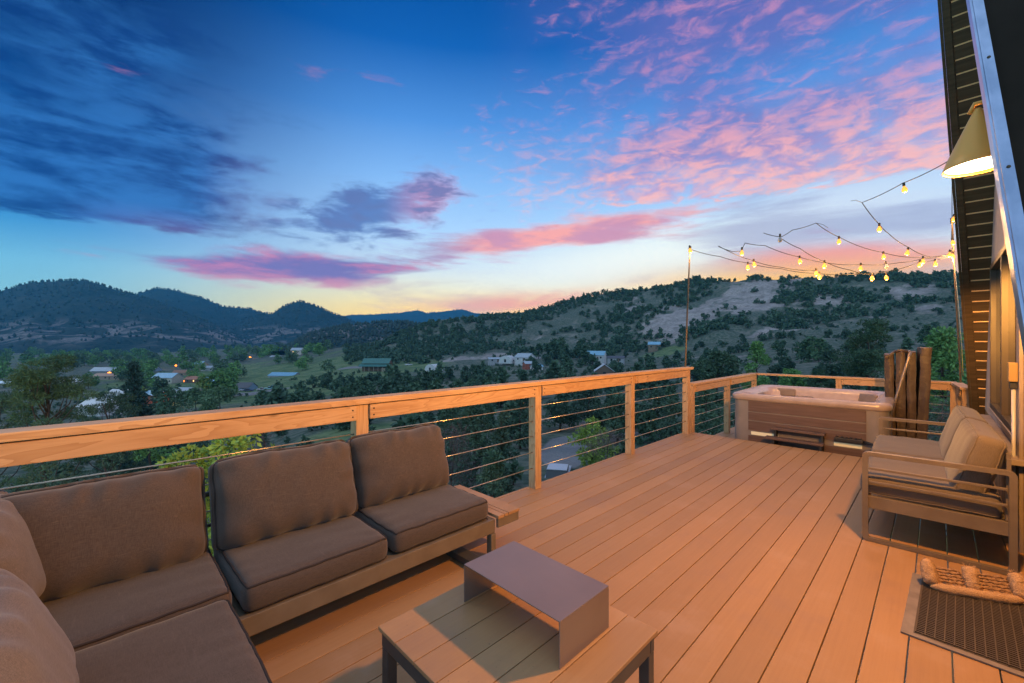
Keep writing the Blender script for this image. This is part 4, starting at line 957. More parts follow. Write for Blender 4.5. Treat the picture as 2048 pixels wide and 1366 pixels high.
fl = MB(); fl.prism([(-.315,-.6,1.53),(-.20,-.6,1.625),(-.19,-.6,1.60),(-.325,-.6,1.50)],(0,1.3,0)); fl.tube([(-.22,-.61,1.60),(-.15,-.62,1.625),(-.08,-.61,1.605)], .02, 8); fl.build('skirt_flap', M['vinyl'], cv)
hm_ = MB(); hm_.prism([(-.16,-.56,.30),(-.02,-.56,.22),(.06,-.56,.19),(.08,-.56,.34)],(0,1.2,0)); hm_.build('hem_flap', M['vinyl'], cv)
lb = MB(); lb.tube([(-.05,-.66,1.60),(-.07,-.67,1.53),(-.34,-.72,.33),(-.36,-.72,.22)], .018, 10); lb.tube([(-.05,-.66,1.60),(-.05,.78,1.60)], .015, 8); lb.build('lifter_arm', M['lever'], cv)
# ------------------------------------------------------------------ the cabin (steep A-frame)
WX = .42; FB = 8.42; NB = .718; SL = 1.95; YR = (FB+NB)/2; ZR = -.27+SL*(FB-YR)
farz = lambda y: -.27+SL*(FB-y); fary = lambda z: FB-(z+.27)/SL; neary = lambda z: NB+(z+.27)/SL
rx_far = lambda z: .375-.069*(z+.27); rx_near = lambda z: .15-.0576*(z-1.56)
cab = empty('cabin', (WX,YR,-.27), 0, 'steep A-frame cabin gable with dark roof overhang at the right edge', 'house')
CO = (-WX,-YR,.27)
wy0, wy1, wz0, wz1 = 4.74, 7.05, .745, 2.31
w = MB(); bp = .20; y = NB-.6
zb = -3.0
def wall_strip(y0, y1, z0, z1f, m=0):       # board between y0 and y1 up to the roof line
    zt0 = z1f(y0); zt1 = z1f(y1)
    if max(zt0, zt1) <= z0: return
    w.prism([(WX,y0,z0),(WX,y1,z0),(WX,y1,max(z0,zt1)),(WX,y0,max(z0,zt0))],(.06,0,0), m)
rl = lambda y: min(SL*(y-NB)-.27, farz(y))-.02
edges = sorted(set([round(NB-.1+i*.16, 3) for i in range(50)]+[wy0, wy1]))
edges = [e for e in edges if NB-.3 < e < FB+.05]
for a, b in zip(edges[:-1], edges[1:]):
    a2, b2 = a+.002, b-.002; mid = (a+b)/2; inw = wy0 < mid < wy1
    lowtop = min(.62, rl(mid)); 
    if rl(mid) > .64:
        w.prism([(WX+.004,a2,zb),(WX+.004,b2,zb),(WX+.004,b2,.62),(WX+.004,a2,.62)],(.05,0,0),1)
        if inw:
            w.prism([(WX,a2,.622),(WX,b2,.622),(WX,b2,wz0),(WX,a2,wz0)],(.06,0,0)); wall_strip(a2, b2, wz1, rl)
        else: wall_strip(a2, b2, .622, rl)
    else: w.prism([(WX+.004,a2,zb),(WX+.004,b2,zb),(WX+.004,b2,rl(b2)),(WX+.004,a2,rl(a2))],(.05,0,0),1)
w.build('gable_wall', [M['wall'], M['wallbrown']], cab, CO)
# window
f = MB(); fw = .055
for (y0,y1,z0,z1) in ((wy0,wy0+fw,wz0,wz1),(wy1-fw,wy1,wz0,wz1),(wy0+fw,wy1-fw,wz0,wz0+fw),(wy0+fw,wy1-fw,wz1-fw,wz1),((wy0+wy1)/2-.03,(wy0+wy1)/2+.03,wz0+fw,wz1-fw)): f.box(WX-.012, WX+.05, y0, y1, z0, z1, 0, .003)
wf = f.build('window', M['winframe'], cab, CO)
MB().box(WX+.03, WX+.036, wy0+fw, wy1-fw, wz0+fw, wz1-fw).build('pane', M['glass'], wf)
MB().box(WX-.02, WX+.02, wy0-.0, wy1+.0, wz0-.045, wz0-.003, 0, .004).build('inner_sill', M['sill'], wf)
MB().box(WX-.085, WX-.001, wy0-.25, wy1+.06, wz0-.135, wz0-.095, 0, .004).build('ledge', M['sill'], cab, CO)
tr = MB(); tr.box(WX-.022, WX-.001, wy0-.19, wy0-.03, -.02, 2.6, 0, .003); tr.build('door_trim', M['sill'], cab, CO)
tr = MB(); tr.box(WX-.03, WX-.001, 7.96, 8.02, -.27, .55, 0, .003); tr.build('corner_trim', M['wall'], cab, CO)
# far roof half: soffit boards, slab, rake fascia
so = MB(); pitch = .131; Ls = math.hypot(FB-YR, ZR+.27); n = int((Ls+.9)/pitch)
ux = Vector((0, -(FB-YR)/Ls, (ZR+.27)/Ls)); nrm = Vector((0, -ux.z, ux.y))     # along the slope, and inward normal
base = Vector((0, FB, -.27))
for k in range(-8, n-7):
    s0, s1 = k*pitch, (k+1)*pitch
    if s1 > Ls: break
    p0, p1 = base+ux*s0, base+ux*s1
    xa, xb = rx_far(p0.z)+.055, rx_far(p1.z)+.055
    q = [(xa,p0.y,p0.z),(3.2,p0.y,p0.z),(3.2,(p1-ux*.012).y,(p1-ux*.012).z),(xb,(p1-ux*.012).y,(p1-ux*.012).z)]
    so.prism(q, -nrm*.016, 0)
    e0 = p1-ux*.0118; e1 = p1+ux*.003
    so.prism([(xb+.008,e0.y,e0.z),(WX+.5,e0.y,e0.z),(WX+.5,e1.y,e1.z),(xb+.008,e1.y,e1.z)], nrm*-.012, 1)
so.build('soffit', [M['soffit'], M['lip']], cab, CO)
def slab_roof(y0, z0, y1, z1, rx, off, nr, mat, name, x1=3.4):
    mb = MB(); a = Vector((0,y0,z0)); b = Vector((0,y1,z1)); o = nr*off
    mb.prism([Vector((rx(z0),a.y,a.z))+o, Vector((x1,a.y,a.z))+o, Vector((x1,b.y,b.z))+o, Vector((rx(z1),b.y,b.z))+o], nr*.10)
    return mb.build(name, mat, cab, CO)
slab_roof(FB+.6, -.27-.6*SL, YR, ZR, rx_far, .018, -nrm, M['roof'], 'roof')
fa = MB()
for (xo0, xo1, t0, t1) in ((-.002,.053,-.014,.016),(-.026,-.003,-.02,.16)):
    z0, z1 = -1.4, ZR; a = Vector((0,fary(z0),z0)); b = Vector((0,fary(z1),z1))
    fa.prism([a+Vector((rx_far(z0)+xo0,0,0))+nrm*-t0, a+Vector((rx_far(z0)+xo1,0,0))+nrm*-t0, b+Vector((rx_far(z1)+xo1,0,0))+nrm*-t0, b+Vector((rx_far(z1)+xo0,0,0))+nrm*-t0], -nrm*(t1-t0))
fa.build('fascia', M['soffit'], cab, CO)
# near roof half with its pale metal edge strip
nn = Vector((0, -SL, 1)).normalized()            # outward normal of the near slope
rn = lambda z: rx_near(z)+.024
mb = MB(); z0, z1 = .3, ZR+.05; a = Vector((0,neary(z0),z0)); b = Vector((0,neary(z1),z1))
mb.prism([a+Vector((rn(z0),0,0)), a+Vector((3.4,0,0)), b+Vector((3.4,0,0)), b+Vector((rn(z1),0,0))], -nn*.09)
mb.build('roof', M['roof'], cab, CO)
st = MB()
def edge_strip(xo0, xo1, d0, d1, m=0):
    z0, z1 = .3, ZR+.05; a = Vector((0,neary(z0),z0)); b = Vector((0,neary(z1),z1))
    st.prism([a+Vector((rx_near(z0)+xo0,0,0))+nn*d0, a+Vector((rx_near(z0)+xo1,0,0))+nn*d0, b+Vector((rx_near(z1)+xo1,0,0))+nn*d0, b+Vector((rx_near(z1)+xo0,0,0))+nn*d0], nn*(d1-d0), m)
edge_strip(-.006, .0, -.05, .010); edge_strip(.0005, .026, .002, .009); edge_strip(.0005, .006, .0095, .014)
st.build('edge_strip', M['trim'], cab, CO)
sw = MB()
for z in (1.95, 2.38, 2.9, 3.5):
    p = Vector((rx_near(z)+.015, neary(z), z))+nn*.009; sw.lathe([(0,0),(.005,0),(.004,.003),(0,.004)], 8, 0, p, M=Matrix.Rotation(math.atan2(SL,1),3,'X'))
sw.build('strip_screw', M['screw'], cab, CO)
# outlet box with conduit on the trim beside the window
ob = empty('outlet_box', (WX-.022, 4.63, 1.255), 0, 'tan outlet box with grey conduit on the wall trim by the window', 'outlet')
MB().box(-.045,-.001,-.04,.04,-.075,.06,0,.005).build('box', M['yellowbox'], ob)
MB().box(-.038,-.004,-.022,.022,-.125,-.076,0,.003).build('connector', M['black'], ob)
MB().tube([(-.018,0,-.126),(-.018,0,-1.2)], .011, 8).build('conduit', M['conduit'], ob)
# ------------------------------------------------------------------ wall lamp
LP = Vector((.143,2.96,2.285))
lp = empty('wall_lamp', (WX,2.96,2.5), 0, 'lit cone-shaped wall lamp glowing under the roof edge', 'lamp')
lo = LP-Vector((WX,2.96,2.5)); tilt = Matrix.Rotation(R(-2),3,'Y')
mb = MB(); prof = [(.127,0),(.129,.004),(.112,.05),(.02,.255),(.012,.275),(.009,.275),(.016,.25),(.106,.052),(.121,.006),(.127,0)]
mb.lathe([(r,z) for r, z in prof], 36, 0, lo, M=tilt); mb.build('shade', M['lampshade'], lp)
mb = MB(); mb.lathe([(.0,.012),(.119,.012),(.119,.015),(0,.015)], 36, 0, lo, M=tilt); mb.build('diffuser', M['lampglow'], lp)
mb = MB(); mb.tube([(lo.x-.035,lo.y,lo.z+.26),(lo.x-.02,lo.y,lo.z+.30),(lo.x+.08,lo.y,lo.z+.30),(-.01,0,.0)], .01, 8); mb.lathe([(0,0),(.05,0),(.05,.02),(0,.02)], 16, 0, (-.001,0,0), M=Matrix.Rotation(R(-90),3,'Y')); mb.build('wall_arm', M['lampshade'], lp)
def light(name, typ, loc, energy, color, size=.05, **k):
    l = bpy.data.lights.new(name, typ); l.energy = energy; l.color = color
    if typ in ('POINT','SPOT'): l.shadow_soft_size = size
    for a, b in k.items(): setattr(l, a, b)
    o = bpy.data.objects.new(name, l); col.objects.link(o); o.location = loc; return o
S = light('hill_fill_sun', 'SUN', (-40,-10,40), .60, (.80,.90,1)); S.data.angle = R(22); S.rotation_euler = Vector((-.80,-.30,.42)).to_track_quat('Z','Y').to_euler()  # added cool light from the left to model the hills; the sun is down
L = light('lamp_bulb_light', 'SPOT', LP+Vector((0,0,-.012)), LAMP_W, LAMP_C, .055, spot_size=R(178), spot_blend=.1)
# throw shaped to even out the deck light: more light sideways than straight down
L.data.use_nodes = True; lt = NT(L.data.node_tree); em = L.data.node_tree.nodes['Emission']
nz = lt.new('ShaderNodeSeparateXYZ'); lt.put(nz.inputs[0], lt.new('ShaderNodeTexCoord').outputs['Normal'])
lt.put(em.inputs['Strength'], lt.math('POWER', lt.math('MAXIMUM', lt.math('ABSOLUTE', nz.outputs[2]), .22), -1.25))
# ------------------------------------------------------------------ string lights
def pole(base, top, label, r=.014):
    base = Vector(base); top = Vector(top); o = empty('light_pole', base, 0, label, 'pole'); d = top-base
    MB().tube([d*0, d*.35+Vector((.01,.0,0)), d*.7, d], [r*1.15, r, r*.9, r*.8], 8).build('shaft', M['polewood'], o)
    s = MB(); s.tube([d*.985+Vector((0,0,.0)), d*1.0+Vector((0,0,.035))], .022, 8); s.build('cap_hook', M['socket'], o); return o
PL = (Vector((RX-.06,6.74,.02)), at(1380,497,6.86)); pole(PL[0], PL[1], 'thin leaning light pole fixed to the end post of the upper railing')
PR = (Vector((.30,10.30,-.2)), at(1904,440,7.05)); pole(PR[0], PR[1], 'thin light pole beside the roof edge at the far deck corner')
def bulb_on(parent, off, p, lit=True, ang=0.0):
    """hanging bulb: socket with glass; p is the top of the socket"""
    M3 = Matrix.Rotation(ang,3,'Y'); q = Vector(p)-off
    s = MB().lathe([(0,.004),(.010,.004),(.014,-.004),(.0145,-.035),(.012,-.042),(0,-.042)], 12, 0, q, M=M3).build('socket', M['socket'], parent)
    MB().lathe([(.011,-.043),(.014,-.052),(.025,-.070),(.029,-.088),(.027,-.102),(.018,-.116),(.008,-.122),(0,-.123)], 14, 0, q, M=M3).build('bulb', M['bulb'] if lit else M['clear'], s)
    c = Vector(p)+M3 @ Vector((0,0,-.14))
    if lit: light('bulb_light', 'POINT', c, BULB_W, BULB_C, .03)
def strand(label, pts, bulbs, ends=None):
    P = [at(*q) for q in pts]; o = empty('string_light', P[0], 0, label, 'string light', 'strands of string lights over the lower deck'); off = P[0]
    path = []
    for a, b in zip(P[:-1], P[1:]):
        s = bez(a, b, (b-a).length*.03, 8); path += s[:-1]
    path.append(P[-1]); mb = MB(); mb.tube([p-off for p in path], .0048, 6)
    for (a, b) in (ends or []): mb.tube([at(*a)-off, (at(*a)-off).lerp(at(*b)-off,.6)+Vector((0,0,.02)), at(*b)-off], .003, 5)
    mb.build('cord', M['wire'], o)
    for px, py, d, lit in bulbs: 
        t = at(px, py, d); t.z += .088; bulb_on(o, off, t, lit, random.uniform(-.15,.15))
strand('highest strand zigzagging from the roof soffit past three bulbs to the far pole', [(1897,322,4.7),(1806,366,5.2),(1724,405,5.7),(1758,448,5.9),(1776,466,6.1),(1816,494,6.4),(1862,514,6.8),(1903,506,7.0)], [(1807,380,5.2,1),(1758.6,459,5.9,1),(1816.7,506,6.4,1)], [((1724,405,5.7),(1702,402,5.6))])
strand('strand with a high kink at its left end running down to the right pole', [(1527,466,6.2),(1562,474,6.2),(1585,460,6.2),(1632,446,6.2),(1678,474,6.4),(1766,505,6.8),(1830,515,6.9),(1903,507,7.05)], [(1560,480,6.2,0),(1677.7,484,6.4,1),(1766.6,514,6.8,1)], [((1632,446,6.2),(1656,456,6.2))])
strand('steep strand falling from the kinked cord to the lowest bulbs', [(1564,478,6.2),(1600,497,6.3),(1650,524,6.5),(1700,540,6.6),(1746,550,6.7)], [(1649,532,6.5,1),(1746,557,6.7,1)])
strand('middle strand from a loose loop on the left to the right pole', [(1437,493,6.5),(1465,503,6.5),(1482,502,6.5),(1490,486,6.5),(1530,491,6.5),(1599,514,6.6),(1650,525,6.7),(1721,529,6.8),(1800,525,6.9),(1845,517,7.0),(1903,510,7.05)], [(1484,506,6.5,1),(1599,523,6.6,1),(1721.8,537,6.8,1),(1846,523,7.0,1)])
strand('lowest strand from the top of the left pole to the right pole', [(1382,499,6.86),(1440,513,6.8),(1496,526,6.8),(1560,537,6.8),(1638,547,6.8),(1720,547,6.9),(1771,543,6.9),(1840,524,7.0),(1903,512,7.05)], [(1495.8,535,6.8,1),(1638.7,555,6.8,1),(1771,556,6.9,1),(1840,530,7.0,1),(1870,529,7.02,1)])
strand('short strand crossing from the loose loop down to the twin bulbs', [(1437,492,6.55),(1507,522,6.6),(1560,534,6.7),(1632,541,6.75)], [(1507,529.5,6.6,1),(1632,547.5,6.75,1),(1771,534,6.75,0)])
strand('cord with bulbs hanging down the right pole beside the roof edge', [(1904,350,6.9),(1904,430,7.0),(1903,475,7.0),(1903,505,7.0)], [(1908,439,6.95,1),(1903.7,486,7.0,1),(1900,510,6.98,1),(1906,513,7.0,1)])
strand('single bulb tied to the top of the left pole', [(1380,492,6.84),(1381,494,6.84)], [(1379,502,6.84,1)])
cp_ = at(1909,530,7.0); co_ = MB(); co_.tube([at(1904,512,7.02)-cp_, cp_-cp_, at(1916,600,7.0)-cp_, at(1923,690,7.0)-cp_, at(1926,752,7.0)-cp_], .005, 6)
tag(co_.build('power_cord', M['cable'], None, cp_), 'pale power cord hanging down beside the right light pole', 'cord')
# ------------------------------------------------------------------ valley buildings
M['hw'] = {}
def paint(k, c, rough=.7):
    if k not in M['hw']: M['hw'][k] = noisy('building_'+k, tuple(x*.85 for x in c)+(1,), tuple(c)+(1,), .8, rough=rough)
    return M['hw'][k]
CLS = {'white': (.62,.60,.58),'cream': (.52,.46,.38),'grey': (.36,.36,.37),'blue': (.22,.34,.44),'tan': (.36,.28,.21),'red': (.35,.10,.06),'brown': (.17,.11,.075),'wood': (.27,.19,.13)}
RCL = {'bluemetal': (.22,.42,.55),'greymetal': (.42,.45,.48),'green': (.06,.17,.14),'dark': (.09,.09,.10),'redroof': (.36,.12,.07),'rust': (.30,.15,.09)}
M['litwin'] = material('lit_window', color=(.9,.6,.3), emit=(1,.5,.14), es=2.2); M['dkwin'] = material('dark_window', color=(.03,.035,.04), rough=.15)
def house(px, py, d, w, l, h, rz, wall, roof, label, name='house', cat='house', rise=.32, lit=(0,), nwin=3, over=.4, z=None):
    p = ground(px, d) if z is None else at(px, HY, d)
    if z is None: p.z = min(p.z, CAMZ-(py-HY)*d/FPX+.2) if abs(CAMZ-(py-HY)*d/FPX-p.z) > 3 else CAMZ-(py-HY)*d/FPX
    else: p.z = z
    o = empty(name, p, YAW+R(rz), label, cat); k = w*rise; wm = paint(wall, CLS[wall])
    m = MB().prism([(-l/2,-w/2,-3),(-l/2,w/2,-3),(-l/2,w/2,h),(-l/2,0,h+k-.05),(-l/2,-w/2,h)],(l,0,0)); m.build('wall', wm, o)
    r = MB()
    for s in (-1,1): r.prism([(-l/2-over, 0, h+k+.12),(-l/2-over, s*(w/2+over), h-over*rise*2+.12),(-l/2-over, s*(w/2+over), h-over*rise*2),(-l/2-over, 0, h+k)],(l+2*over,0,0))
    r.build('roof', paint(roof, RCL[roof], .45), o)
    for i in range(nwin):
        x = -l/2+l*(i+.5)/nwin; b = MB().box(x-.55, x+.55, -w/2-.06, -w/2-.01, h*.35, h*.35+1.1); b.build('window', M['litwin'] if i in lit else M['dkwin'], o)
    MB().box(-l/2-.06,-l/2-.01,-.55,.55,h*.35,h*.35+1.1).build('window', M['dkwin'], o)
    MB().box(l*.12,l*.12+1,-w/2-.07,-w/2-.01,.0,2.05).build('door', paint('brown', CLS['brown']), o)
    return o
def hoop(px, py, d, w, l, rz, label):
    p = at(px, py, d); o = empty('hoop_house', p, YAW+R(rz), label, 'greenhouse', None); n = 14
    prof = [(0, w/2*math.cos(math.pi*i/n), -.8 if i in (0,n) else w/2*.95*math.sin(math.pi*i/n)) for i in range(n+1)]
    MB().prism([(-l/2,b,c) for a,b,c in prof],(l,0,0)).build('cover', paint('white', CLS['white']), o)
    MB().box(-l/2-.05,-l/2-.01,-.7,.7,0,2).build('door', M['dkwin'], o)
    MB().box(-.8,.8,-w/2*.97-.05,-w/2*.97+.15,.1,1.4).build('vent', M['dkwin'], o)
house(336,767,300,9,16,4.6,-8,'cream','bluemetal','pale two-storey house with a blue-grey roof and two lit windows', lit=(0,2), nwin=4)
house(478,783,245,8,17,2.7,-4,'blue','dark','long low blue-grey house with one bright lit window near the gravel lot', lit=(1,), nwin=3)
house(570,760,330,10,22,3.6,-10,'grey','bluemetal','long grey shed with a bright blue metal roof on the meadow', 'shed', 'shed', .22, (), 4)
house(620,756,345,9,12,3.2,-4,'red','redroof','low red building at the right end of the blue-roofed shed', 'shed', 'shed', .2, (), 2)
house(565,724,600,12,30,7,4,'white','greymetal','long white hall beyond the street lights at the edge of town', 'hall', 'building', .18, (), 4)
house(433,742,420,9,24,3.4,4,'white','greymetal','long pale trailer-like house beside a street light', 'trailer_house', 'house', .2, (), 4)
house(402,738,430,9,9,5,-12,'tan','bluemetal','small tan house left of the long pale trailer-like house', lit=(), nwin=2)
house(303,748,430,9,15,4,-6,'blue','greymetal','pale blue house behind the pale two-storey house', lit=(1,), nwin=3)
house(212,748,420,10,22,3.5,2,'grey','greymetal','low grey house beside the brightest street light', lit=(), nwin=3)
house(222,758,330,10,20,2.6,4,'tan','rust','long rust-roofed building lit orange below the brightest street light', 'shed', 'shed', .2, (), 3)
house(205,826,150,8,11,2.8,-14,'white','greymetal','nearer white house half hidden behind the right pine', lit=(), nwin=3)
house(312,800,190,5,9,2.6,-10,'red','bluemetal','small red cabin with a pale roof right of the blue spruce', lit=(), nwin=2)
house(372,790,215,6,12,2.6,-6,'white','greymetal','long white garage behind the left umbrella-shaped tree', 'garage', 'garage', .2, (), 2)
house(430,770,290,8,13,2.8,-10,'blue','bluemetal','pale turquoise house behind the big spreading green tree', lit=(), nwin=3)
house(12,782,300,10,17,3.6,-20,'blue','bluemetal','pale blue house at the far left behind the broad pine', lit=(0,), nwin=3)
house(475,728,640,11,22,4,2,'grey','bluemetal','low blue-roofed shed in front of the two farther street lights', 'shed', 'shed', .2, (), 3)
house(595,706,560,9,14,4,0,'cream','greymetal','lonely cream house with a lit window on the dark hillside edge', lit=(0,), nwin=2)
house(262,742,470,9,14,3.6,8,'cream','greymetal','cream house beyond the top of the blue spruce', lit=(1,), nwin=3)
house(283,756,360,8,12,3.2,-16,'tan','dark','tan dark-roofed house just right of the blue spruce top', lit=(), nwin=3)
house(362,752,370,7,10,3.0,10,'tan','rust','small rust-roofed house right of the pale two-storey house', lit=(0,), nwin=2)
house(388,765,300,6,9,2.6,-6,'brown','redroof','brown red-roofed cottage behind the umbrella-shaped trees', lit=(1,), nwin=2)
house(455,745,430,8,13,3.0,14,'grey','greymetal','grey house right of the long pale trailer-like house', lit=(), nwin=3)
house(515,726,600,9,14,3.4,-8,'tan','rust','tan rust-roofed house between the two farthest street lights', lit=(0,), nwin=2)
house(541,729,560,8,12,3.0,6,'brown','redroof','red-roofed house glowing under the right far street light', lit=(), nwin=2)
house(150,772,300,8,13,3.0,-12,'white','greymetal','white house showing through the tall airy pine', lit=(0,), nwin=3)
house(60,800,240,8,13,3.0,-16,'cream','bluemetal','cream house low behind the broad left pine', lit=(1,), nwin=3)
house(245,800,200,7,11,2.8,-10,'grey','greymetal','grey house hidden behind the foot of the blue spruce', lit=(), nwin=2)
# open barn with green roof
bp_ = at(755,742,300); bn = empty('barn', bp_, YAW+R(-3), 'open-sided barn with a green metal roof beyond the railing', 'barn'); l, w_, h = 20, 13, 4.2
r = MB()
for s in (-1,1): r.prism([(-l/2,0,h+4.9),(-l/2,s*4.6,h+1.5),(-l/2,s*4.6,h+1.3),(-l/2,0,h+4.7)],(l,0,0))
r.build('roof', paint('green', RCL['green'], .4), bn)
r = MB()
for s in (-1,1): r.prism([(-l/2-.8,s*4.2,h+.9),(-l/2-.8,s*8.0,h-.5),(-l/2-.8,s*8.0,h-.7),(-l/2-.8,s*4.2,h+.7)],(l+1.6,0,0))
r.build('lean_to_roof', paint('green', RCL['green'], .4), bn)
m = MB(); m.box(-l/2+.5,l/2-.5,-4.2,4.2,0,h+1.2); m.prism([(l/2-.45,-4.2,h+1.25),(l/2-.45,4.2,h+1.25),(l/2-.45,0,h+4.5)],(.1,0,0)); m.build('wall', paint('brown', CLS['brown']), bn)
for x in (-9.5,-6.5,-3.2,0,3.2,6.5,9.5): MB().box(x-.15,x+.15,-7.7,-7.4,-2,h-.5).build('post', paint('tan', CLS['tan']), bn)
MB().box(l/2-4.5,l/2-.6,-7.2,-4.3,0,2.4).build('store_room', paint('tan', CLS['tan']), bn)
hoop(1015,724,280,9,9,70,'white round-topped hoop house left of the pale gabled shed')
hoop(868,741,262,8.5,8,62,'smaller white hoop house right of the open barn')
house(1050,722,275,8,11,2.6,-40,'white','greymetal','pale gabled shed between the hoop house and the red cabin', 'shed', 'shed', .3, (), 2)
house(1058,738,235,4.5,6,3.2,20,'red','greymetal','small red farm cabin with a sloping pale roof', 'cabin', 'cabin', .25, (), 1)
house(1073,742,225,4,5.5,2.6,30,'white','bluemetal','tiny white shed just right of the small red farm cabin', 'shed', 'shed', .25, (), 1)
house(990,724,290,6,9,2.2,10,'grey','greymetal','low grey farm shed left of the hoop house', 'shed', 'shed', .15, (), 2)
house(1192,720,255,7,11,3.2,-25,'white','bluemetal','white house with a blue roof among the dark trees of the middle slope', lit=(), nwin=3)
house(1232,724,240,5,9,2.4,-20,'grey','dark','low dark-roofed shed right of the white house on the slope', 'shed', 'shed', .2, (), 2)
house(1208,752,165,7,9,2.2,80,'brown','greymetal','brown cabin whose grey gable roof peeks over the railing', 'cabin', 'cabin', .35, (), 1)
house(1309,698,306,6,8,3.4,-25,'wood','bluemetal','lone weathered cabin on the small clearing of the right hillside', 'cabin', 'cabin', .3, (), 2)
house(770,820,92,4,6,1.8,20,'brown','rust','small rust-roofed shed just above the railing left of centre', 'shed', 'shed', .3, (), 1)
# street lights
M['sodium'] = material('sodium_lamp', color=(1,.5,.1), emit=(1,.20,.008), es=4.5)
def street_light(px, py, d, r, label, p=0, e=2700):
    g = ground(px, d); t = at(px, py, d); o = empty('street_light', (g.x,g.y,g.z), YAW, label, 'street light', 'sodium street lights of the valley'); h = t.z-g.z
    MB().tube([(0,0,-.5),(0,0,h+.2),(.5,-.3,h+.35)], .11, 6).build('pole', M['polewood'], o)
    MB().lathe([(0,-r),(r*.7,-r*.6),(r,0),(r*.7,r*.6),(0,r)], 10, 0, (.2,-.4,h)).build('lamp_head', M['sodium'], o)
    light('street_lamp_light', 'POINT', t+Vector((0,0,-.3)), e, (1,.36,.05), .5)
street_light(219,747,400,1.71,'brightest orange street light left of the blue spruce', e=78000)
street_light(98,782,260,1.26,'orange street light glowing through the tall airy pine', e=27000)
street_light(412,733,440,1.51,'orange street light by the long pale trailer-like house', e=66000)
street_light(500,716,640,2.32,'left one of two far orange street lights on the town edge', e=120000)
street_light(537,722,610,2.32,'right one of two far orange street lights on the town edge', e=120000)
street_light(352,731,460,1.01,'small orange street light among the town trees', e=18000)
street_light(366,762,305,1.01,'orange yard light right of the pale two-storey house', e=15000)
street_light(325,790,185,.45,'small orange lamp by the red cabin right of the blue spruce', e=5000)
street_light(436,731,455,.5,'small orange light right of the long pale trailer-like house', e=9000)
street_light(40,800,240,.6,'orange street light low behind the broad left pine', e=9000)
# vehicles
def vehicle(p, rz, kind, colr, label, s=1.0):
    o = empty('pickup_truck' if kind == 'truck' else 'parked_car', p, rz, label, 'truck' if kind == 'truck' else 'car'); o.scale = (s,s,s)
    bm_ = material('car_paint', color=colr, rough=.3, metal=.2)
    side = [(-2.3,.35),(-2.3,.85),(-2.15,.98),(-.75,1.02) if kind != 'truck' else (-.55,1.0),(1.2,1.02),(2.1,.92),(2.3,.7),(2.3,.35)]
    b = MB(); b.prism([(x,-.88,z) for x, z in side],(0,1.76,0)); b.build('body', bm_, o)
    cabp = [(-1.9,1.0),(-1.45,1.5),(.1,1.55),(1.0,1.02)] if kind != 'truck' else [(-.55,1.0),(-.4,1.62),(.5,1.66),(1.25,1.02)]
    c = MB(); c.prism([(x,-.78,z) for x, z in cabp],(0,1.56,0)); c.build('cab', M['dkwin'], o)
    x0, x1, zz = (cabp[1][0]-.03, cabp[2][0]+.05, max(cabp[1][1], cabp[2][1])); MB().box(x0, x1, -.76, .76, zz-.035, zz+.03, 0, .02).build('roof', bm_, o)
    for x in (-1.42,1.42):
        for y in (-.89,.89): MB().lathe([(0,-.1),(.33,-.1),(.34,0),(.33,.1),(0,.1)], 14, 0, (x,y,.33), M=Matrix.Rotation(R(90),3,'X')).build('wheel', M['black'], o)
    for y in (-.6,.6): MB().box(2.29,2.32,y-.2,y+.2,.62,.78).build('headlight', M['clear'], o)
    return o
g = at(1117,HY,33); g.z = -9.6; vehicle(g, YAW+R(78), 'car', (.40,.44,.50), 'pale car parked on the gravel drive below the deck, seen through the cables')
vehicle(ground(523,231), YAW+R(20), 'truck', (.5,.5,.52), 'silver pickup parked left of the turquoise one on the gravel lot')
vehicle(ground(538,229), YAW+R(20), 'truck', (.25,.5,.5), 'turquoise pickup on the gravel lot')
vehicle(ground(549,232), YAW+R(20), 'car', (.05,.22,.2), 'dark green car right of the turquoise pickup on the gravel lot')
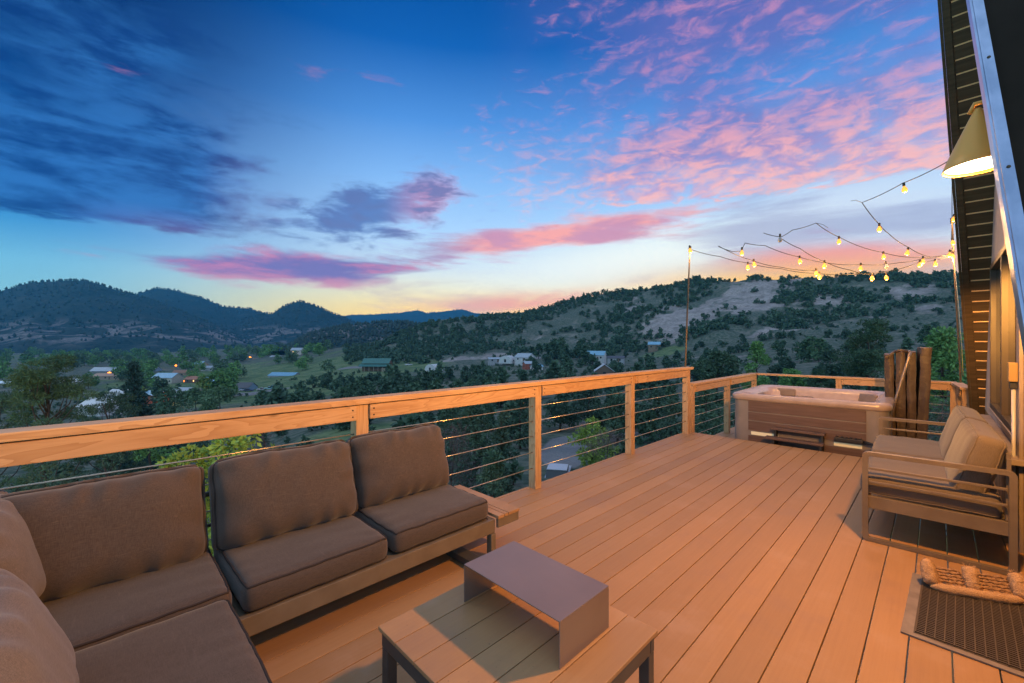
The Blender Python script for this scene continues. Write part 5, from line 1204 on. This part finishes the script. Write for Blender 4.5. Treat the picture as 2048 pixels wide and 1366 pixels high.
vehicle(ground(498,236), YAW+R(5), 'car', (.05,.08,.14), 'dark car by the drive of the long low blue-grey house')
vehicle(ground(478,238), YAW+R(5), 'car', (.55,.57,.6), 'white car in front of the long low blue-grey house')
vehicle(at(817,731,290), YAW+R(40), 'truck', (.6,.62,.65), 'white truck on the farm track right of the open barn')
# lit kiosk among the junipers
ks = empty('garden_shed', at(1040,816,80), YAW, 'tiny dark shed with two glowing windows beside the second railing post', 'shed')
ks.scale = (1.7,1.7,1.5)
MB().box(-.55,.55,-.5,.5,-.6,1.75).build('wall', paint('brown', CLS['brown']), ks); MB().prism([(-.8,-.8,1.75),(.8,-.8,1.75),(0,-.8,2.2)],(0,1.6,0)).build('roof', paint('greymetal', RCL['greymetal']), ks)
for z in (.45,1.1): MB().box(-.05,.38,-.53,-.505,z,z+.42).build('window', M['litwin'], ks)
# ------------------------------------------------------------------ evening air in the valley
hz = MB().box(-9600, 9600, -9600, 9600, -90, 470)
hm = bpy.data.materials.new('evening_haze'); hm.use_nodes = True; ht = NT(hm.node_tree)
hm.node_tree.nodes.remove(hm.node_tree.nodes['Principled BSDF'])
pv = ht.new('ShaderNodeVolumePrincipled'); pv.inputs['Color'].default_value = (.07,.50,.92,1); pv.inputs['Density'].default_value = HAZE; pv.inputs['Anisotropy'].default_value = .0
ht.put(hm.node_tree.nodes['Material Output'].inputs['Volume'], pv.outputs[0])
tag(hz.build('haze', hm), kind='stuff')
# ------------------------------------------------------------------ camera and view
cam = bpy.data.cameras.new('camera'); cam.sensor_width = 36; cam.lens = FPX/2048*36; cam.shift_y = 4/2048; cam.clip_end = 30000; cam.clip_start = .02
co = bpy.data.objects.new('camera', cam); col.objects.link(co); co.location = (0,0,CAMZ); co.rotation_euler = (R(90),0,YAW); scn.camera = co
scn.view_settings.view_transform = 'Standard'; scn.view_settings.look = 'None'; scn.view_settings.exposure = 0.0; scn.view_settings.gamma = 1
scn.cycles.max_bounces = 6; scn.cycles.diffuse_bounces = 3; scn.cycles.sample_clamp_indirect = 4
scn.cycles.use_denoising = True
